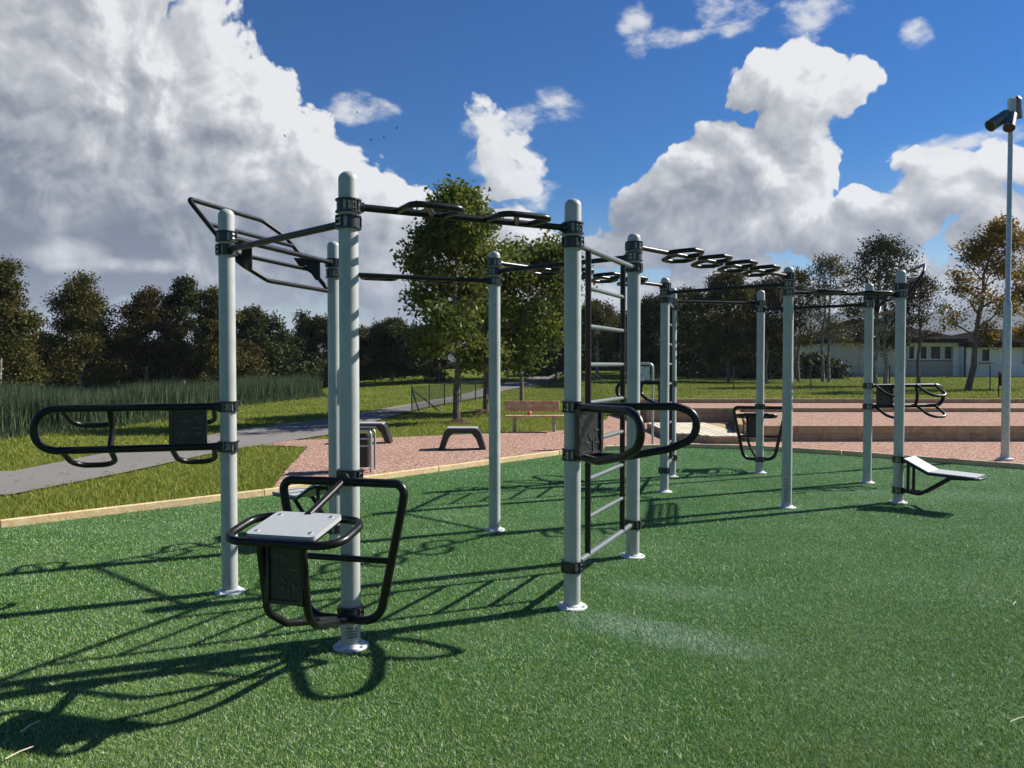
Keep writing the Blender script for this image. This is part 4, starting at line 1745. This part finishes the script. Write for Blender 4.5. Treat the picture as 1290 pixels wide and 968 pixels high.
# straws lying on the turf
for i, (px, py, L, a, lab) in enumerate(((25, 948, .05, 1.0, 'pale straw on the turf near the lower left corner'), (1283, 906, .05, .4, 'pale straw on the turf at the right edge'),
                                         (38, 915, .045, 1.3, 'short straw in the big shadow at lower left'), (1278, 760, .04, .8, 'small straw on the turf by the right edge, higher up'))):
    x, y = U(px, py, .03)
    mb = MB()
    d = Vector((math.cos(a), math.sin(a), .05)) * L
    mb.tube([Vector((x, y, .03)) - d, Vector((x, y, .034)), Vector((x, y, .03)) + d], .0022, 0, seg=5)
    tag(mb.build('straw', M['straw'], org=(x, y, .03)), lab, 'straw', 'straws lying on the turf')

# ------------------------------------------------------------------ sky with clouds
SUN_DIR = Vector((.92, .39, 0)).normalized()
EL = R(36)
SUN = Vector((SUN_DIR.x * math.cos(EL), SUN_DIR.y * math.cos(EL), math.sin(EL)))
world = bpy.data.worlds.new('World')
sc.world = world
world.use_nodes = True
world.cycles.sampling_method = 'MANUAL'
world.cycles.sample_map_resolution = 256
nt = world.node_tree
nt.nodes.clear()
L = nt.links.new


def azel(px, py):
    p = at(px, py, 1000)
    v = Vector((p[0], p[1], p[2] - CAM_H)).normalized()
    return math.atan2(v.x, v.y), math.asin(v.z)


BLOBS = [  # px, py, rx, ry, weight
    (40, 50, 240, 190, 1.6), (200, 110, 130, 130, 1.4), (120, 250, 320, 100, 1.5), (300, 155, 95, 90, 1.2), (330, 240, 140, 80, 1.3), (400, 195, 60, 52, .9),
    (430, 275, 100, 50, 1.), (490, 270, 55, 42, .85), (560, 275, 60, 46, .8), (600, 330, 130, 50, .8), (660, 290, 55, 26, .7), (440, 335, 190, 45, .8),
    (632, 186, 24, 32, .22), (655, 240, 22, 34, .25),
    (1000, 100, 58, 54, 1.1), (1060, 108, 44, 56, 1.), (1020, 165, 70, 56, 1.2), (950, 205, 84, 58, 1.4), (885, 225, 66, 46, 1.3), (960, 245, 100, 44, 1.3),
    (832, 255, 58, 38, 1.1), (800, 300, 85, 32, .85), (900, 300, 150, 34, .85), (1052, 225, 26, 34, .6),
    (1175, 212, 28, 18, .6), (1205, 250, 66, 44, 1.1), (1262, 232, 60, 38, 1.), (1130, 285, 70, 32, .9), (1280, 300, 90, 55, 1.), (1050, 310, 90, 30, .7),
    (180, 345, 330, 55, 1.1), (450, 360, 200, 40, .8), (200, 365, 420, 30, .62), (650, 372, 400, 30, .6), (1150, 360, 300, 32, .62), (60, 345, 110, 20, .7), (600, 425, 900, 26, .45)]

g = bpy.data.node_groups.new('cloud_density', 'ShaderNodeTree')
g.interface.new_socket('Vector', in_out='INPUT', socket_type='NodeSocketVector')
g.interface.new_socket('Density', in_out='OUTPUT', socket_type='NodeSocketFloat')
gi, go = g.nodes.new('NodeGroupInput'), g.nodes.new('NodeGroupOutput')
GL = g.links.new


def gm(op, a=None, b=None, **kw):
    n = g.nodes.new('ShaderNodeMath')
    n.operation = op
    for i, q in enumerate((a, b)):
        if q is None: continue
        if isinstance(q, (int, float)): n.inputs[i].default_value = q
        else: GL(q, n.inputs[i])
    return n.outputs[0]


# gentle domain warp, then ellipses joined by a smooth maximum
wn = N(g, 'ShaderNodeTexNoise', noise_dimensions='2D', Scale=5.5, Detail=4, Roughness=.55)
GL(gi.outputs[0], wn.inputs['Vector'])
ws = g.nodes.new('ShaderNodeVectorMath'); ws.operation = 'MULTIPLY_ADD'
GL(wn.outputs['Color'], ws.inputs[0])
ws.inputs[1].default_value = (.12, .10, 0)
ws.inputs[2].default_value = (-.06, -.05, 0)
wa = g.nodes.new('ShaderNodeVectorMath'); wa.operation = 'ADD'
GL(gi.outputs[0], wa.inputs[0]); GL(ws.outputs[0], wa.inputs[1])
acc = None
for (px, py, rx, ry, wt) in BLOBS:
    az, el = azel(px, py)
    kx = math.sqrt(wt) / (rx / F * math.cos(az) ** 1.6)
    ky = math.sqrt(wt) / (ry / F * math.cos(az))
    mp = g.nodes.new('ShaderNodeVectorMath'); mp.operation = 'MULTIPLY_ADD'
    GL(wa.outputs[0], mp.inputs[0])
    mp.inputs[1].default_value = (kx, ky, 0)
    mp.inputs[2].default_value = (-az * kx, -el * ky, 0)
    ln = g.nodes.new('ShaderNodeVectorMath'); ln.operation = 'DOT_PRODUCT'
    GL(mp.outputs[0], ln.inputs[0]); GL(mp.outputs[0], ln.inputs[1])
    q = gm('SUBTRACT', wt, ln.outputs['Value'])
    if acc is None:
        acc = q
    else:
        n = g.nodes.new('ShaderNodeMath'); n.operation = 'SMOOTH_MAX'
        GL(acc, n.inputs[0]); GL(q, n.inputs[1]); n.inputs[2].default_value = .25
        acc = n.outputs[0]
acc = gm('MAXIMUM', acc, -1.2)
n1 = N(g, 'ShaderNodeTexNoise', noise_dimensions='2D', Scale=9, Detail=10, Roughness=.56)
n1.inputs['Distortion'].default_value = .25
GL(gi.outputs[0], n1.inputs['Vector'])
n2 = N(g, 'ShaderNodeTexVoronoi', voronoi_dimensions='2D', Scale=15, Detail=3, Roughness=.62)
n2.normalize = True
GL(wa.outputs[0], n2.inputs['Vector'])
d = gm('MULTIPLY_ADD', n1.outputs['Fac'], 2.5)
d.node.inputs[2].default_value = -1.25
puff = gm('MULTIPLY_ADD', n2.outputs['Distance'], -2.1)
puff.node.inputs[2].default_value = .72
d = gm('ADD', d, puff)
d = gm('ADD', acc, d)
GL(d, go.inputs[0])


def wm(op, a=None, b=None, c=None, clamp=False):
    n = nt.nodes.new('ShaderNodeMath')
    n.operation = op
    n.use_clamp = clamp
    for i, q in enumerate((a, b, c)):
        if q is None: continue
        if isinstance(q, (int, float)): n.inputs[i].default_value = q
        else: L(q, n.inputs[i])
    return n.outputs[0]


tc = nt.nodes.new('ShaderNodeTexCoord')
sp = nt.nodes.new('ShaderNodeSeparateXYZ')
L(tc.outputs['Generated'], sp.inputs[0])
az = wm('ARCTAN2', sp.outputs[0], sp.outputs[1])
el = wm('ARCSINE', sp.outputs[2])
cb = nt.nodes.new('ShaderNodeCombineXYZ')
L(az, cb.inputs[0]); L(el, cb.inputs[1])


def dens(dx, dy, after=None):
    gn = nt.nodes.new('ShaderNodeGroup')
    gn.node_tree = g
    if dx or dy:
        ad = nt.nodes.new('ShaderNodeVectorMath'); ad.operation = 'ADD'
        L(cb.outputs[0], ad.inputs[0]); ad.inputs[1].default_value = (dx, dy, 0)
        a2 = nt.nodes.new('ShaderNodeVectorMath'); a2.operation = 'ADD'
        L(ad.outputs[0], a2.inputs[0]); L(wm('MULTIPLY', after, 1e-7), a2.inputs[1])
        L(a2.outputs[0], gn.inputs[0])
    else:
        L(cb.outputs[0], gn.inputs[0])
    return gn.outputs[0]


d0 = dens(0, 0)
d1 = dens(.013, .014, d0)
d2 = dens(.06, .055, d1)
mask = nt.nodes.new('ShaderNodeMapRange'); mask.interpolation_type = 'SMOOTHSTEP'
L(d0, mask.inputs['Value'])
mask.inputs['From Min'].default_value = .0
mask.inputs['From Max'].default_value = .24
# a thin bank of cloud lies along the horizon
hz = nt.nodes.new('ShaderNodeMapRange'); hz.interpolation_type = 'SMOOTHSTEP'
L(wm('MULTIPLY_ADD', d0, -.07, el), hz.inputs['Value'])
for i, v in (('From Min', .03), ('From Max', .13), ('To Min', .85), ('To Max', 0)):
    hz.inputs[i].default_value = v
mfac = wm('MAXIMUM', mask.outputs[0], hz.outputs[0])
# light: less cloud towards the sun = brighter
s1 = wm('SUBTRACT', d0, d1)
s2 = wm('SUBTRACT', d0, d2)
lit = wm('MULTIPLY_ADD', s1, .42, .45)
lit = wm('MULTIPLY_ADD', s2, .17, lit)
low = wm('MULTIPLY_ADD', el, 1.3, -.26)
low = wm('MINIMUM', low, .07)
lit = wm('ADD', lit, low)
wnl = nt.nodes.new('ShaderNodeTexNoise'); wnl.noise_dimensions = '2D'
wnl.inputs['Scale'].default_value = 16; wnl.inputs['Detail'].default_value = 5
L(cb.outputs[0], wnl.inputs['Vector'])
for (px, py, rx, ry, am) in ((100, 310, 420, 58, .30), (20, 190, 90, 60, .12), (850, 255, 110, 60, .16), (1240, 300, 120, 50, .12), (150, 380, 420, 60, .16), (82, 322, 62, 22, -.62), (180, 336, 44, 13, -.45), (520, 330, 60, 26, -.2), (300, 395, 90, 14, -.2)):
    az_, el_ = azel(px, py)
    mp = nt.nodes.new('ShaderNodeVectorMath'); mp.operation = 'MULTIPLY_ADD'
    L(cb.outputs[0], mp.inputs[0])
    mp.inputs[1].default_value = (F / rx, F / ry, 0)
    mp.inputs[2].default_value = (-az_ * F / rx, -el_ * F / ry, 0)
    ln = nt.nodes.new('ShaderNodeVectorMath'); ln.operation = 'DOT_PRODUCT'
    L(mp.outputs[0], ln.inputs[0]); L(mp.outputs[0], ln.inputs[1])
    q = wm('MULTIPLY', wm('SUBTRACT', 1.0, ln.outputs['Value'], clamp=True), wm('ADD', wnl.outputs['Fac'], .5))
    lit = wm('MULTIPLY_ADD', q, -am, lit)
thick = wm('MULTIPLY_ADD', wm('MINIMUM', d0, 1.1), -.20, .24)
lit = wm('ADD', lit, thick, clamp=True)
cr = nt.nodes.new('ShaderNodeValToRGB')
e = cr.color_ramp.elements
e[0].position, e[0].color = .0, (.16, .195, .27, 1)
e[1].position, e[1].color = 1., (.93, .94, .95, 1)
for p, c in ((.25, (.27, .305, .37)), (.5, (.44, .465, .51)), (.75, (.62, .64, .675))):
    k = e.new(p); k.color = (*c, 1)
L(lit, cr.inputs['Fac'])
sky = nt.nodes.new('ShaderNodeTexSky')
sky.sky_type = 'NISHITA'
sky.sun_disc = False
sky.sun_elevation = EL
sky.sun_rotation = math.atan2(SUN.x, SUN.y)
sky.air_density = 1.0
sky.dust_density = .25
sky.ozone_density = 2.0
EXPO = .92
SKY_STR = .050
sat = nt.nodes.new('ShaderNodeHueSaturation')
sat.inputs['Saturation'].default_value = 1.75
sat.inputs['Hue'].default_value = .514
sat.inputs['Value'].default_value = .93
L(sky.outputs[0], sat.inputs['Color'])
cm = nt.nodes.new('ShaderNodeMix'); cm.data_type = 'RGBA'; cm.blend_type = 'MULTIPLY'
cm.inputs['Factor'].default_value = 1.0
L(cr.outputs[0], cm.inputs['A'])
CB = .88 / (2 ** EXPO * SKY_STR)
cm.inputs['B'].default_value = (CB, CB, CB * 1.01, 1)
cm.clamp_result = False
mx = nt.nodes.new('ShaderNodeMix'); mx.data_type = 'RGBA'
L(mfac, mx.inputs['Factor'])
L(sat.outputs[0], mx.inputs['A'])
L(cm.outputs['Result'], mx.inputs['B'])
# thin torn wisps high up
wacc = None
for (px, py, rx, ry) in ((800, 36, 26, 34), (850, 46, 60, 12), (918, 14, 50, 36), (1022, 10, 46, 42), (1154, 44, 22, 18), (1182, 186, 50, 16), (455, 140, 55, 22), (1230, 180, 60, 14), (636, 185, 60, 60), (692, 136, 42, 24), (650, 235, 52, 60), (596, 168, 30, 24)):
    az_, el_ = azel(px, py)
    kx, ky = F / rx, F / ry
    mp = nt.nodes.new('ShaderNodeVectorMath'); mp.operation = 'MULTIPLY_ADD'
    L(cb.outputs[0], mp.inputs[0])
    mp.inputs[1].default_value = (kx, ky, 0)
    mp.inputs[2].default_value = (-az_ * kx, -el_ * ky, 0)
    ln = nt.nodes.new('ShaderNodeVectorMath'); ln.operation = 'DOT_PRODUCT'
    L(mp.outputs[0], ln.inputs[0]); L(mp.outputs[0], ln.inputs[1])
    q = wm('SUBTRACT', 1.0, ln.outputs['Value'])
    wacc = q if wacc is None else wm('MAXIMUM', wacc, q)
wacc = wm('MAXIMUM', wacc, -1.0)
wmap = nt.nodes.new('ShaderNodeMapping'); wmap.inputs['Rotation'].default_value = (0, 0, .9); wmap.inputs['Scale'].default_value = (1, 1.9, 1)
L(cb.outputs[0], wmap.inputs['Vector'])
wnz = nt.nodes.new('ShaderNodeTexNoise'); wnz.noise_dimensions = '2D'
for i_, v_ in (('Scale', 19), ('Detail', 9), ('Roughness', .6), ('Distortion', .15)):
    wnz.inputs[i_].default_value = v_
L(wmap.outputs[0], wnz.inputs['Vector'])
wal = nt.nodes.new('ShaderNodeMapRange'); wal.interpolation_type = 'SMOOTHSTEP'
L(wm('MULTIPLY_ADD', wacc, .34, wnz.outputs['Fac']), wal.inputs['Value'])
for i_, v_ in (('From Min', .58), ('From Max', .98), ('To Min', 0), ('To Max', .88)):
    wal.inputs[i_].default_value = v_
mx2 = nt.nodes.new('ShaderNodeMix'); mx2.data_type = 'RGBA'
L(wal.outputs[0], mx2.inputs['Factor'])
L(mx.outputs['Result'], mx2.inputs['A'])
mx2.inputs['B'].default_value = (CB * .86, CB * .88, CB * .9, 1)
mx = mx2
bg = nt.nodes.new('ShaderNodeBackground')
bg.inputs['Strength'].default_value = SKY_STR
L(mx.outputs['Result'], bg.inputs['Color'])
wo = nt.nodes.new('ShaderNodeOutputWorld')
L(bg.outputs[0], wo.inputs['Surface'])

sd = bpy.data.lights.new('sun', 'SUN')
sd.energy = 5.0
sd.angle = R(.5)
sd.color = (1, .955, .88)
so = bpy.data.objects.new('sun', sd)
so.rotation_euler = (-SUN).to_track_quat('-Z', 'Y').to_euler()
COL.objects.link(so)

cd = bpy.data.cameras.new('camera')
cd.sensor_width = 36
cd.lens = F / 1290 * 36
cd.clip_start = .05
cd.clip_end = 8000
co = bpy.data.objects.new('camera', cd)
co.location = (0, 0, CAM_H)
co.rotation_euler = (R(90) - PITCH, 0, 0)
COL.objects.link(co)
sc.camera = co
sc.render.engine = 'CYCLES'
sc.view_settings.view_transform = 'Standard'
sc.view_settings.look = 'None'
sc.view_settings.exposure = EXPO
sc.view_settings.gamma = 1
sc.render.resolution_x, sc.render.resolution_y = 1024, 768
sc.cycles.max_bounces = 6
sc.cycles.transparent_max_bounces = 8
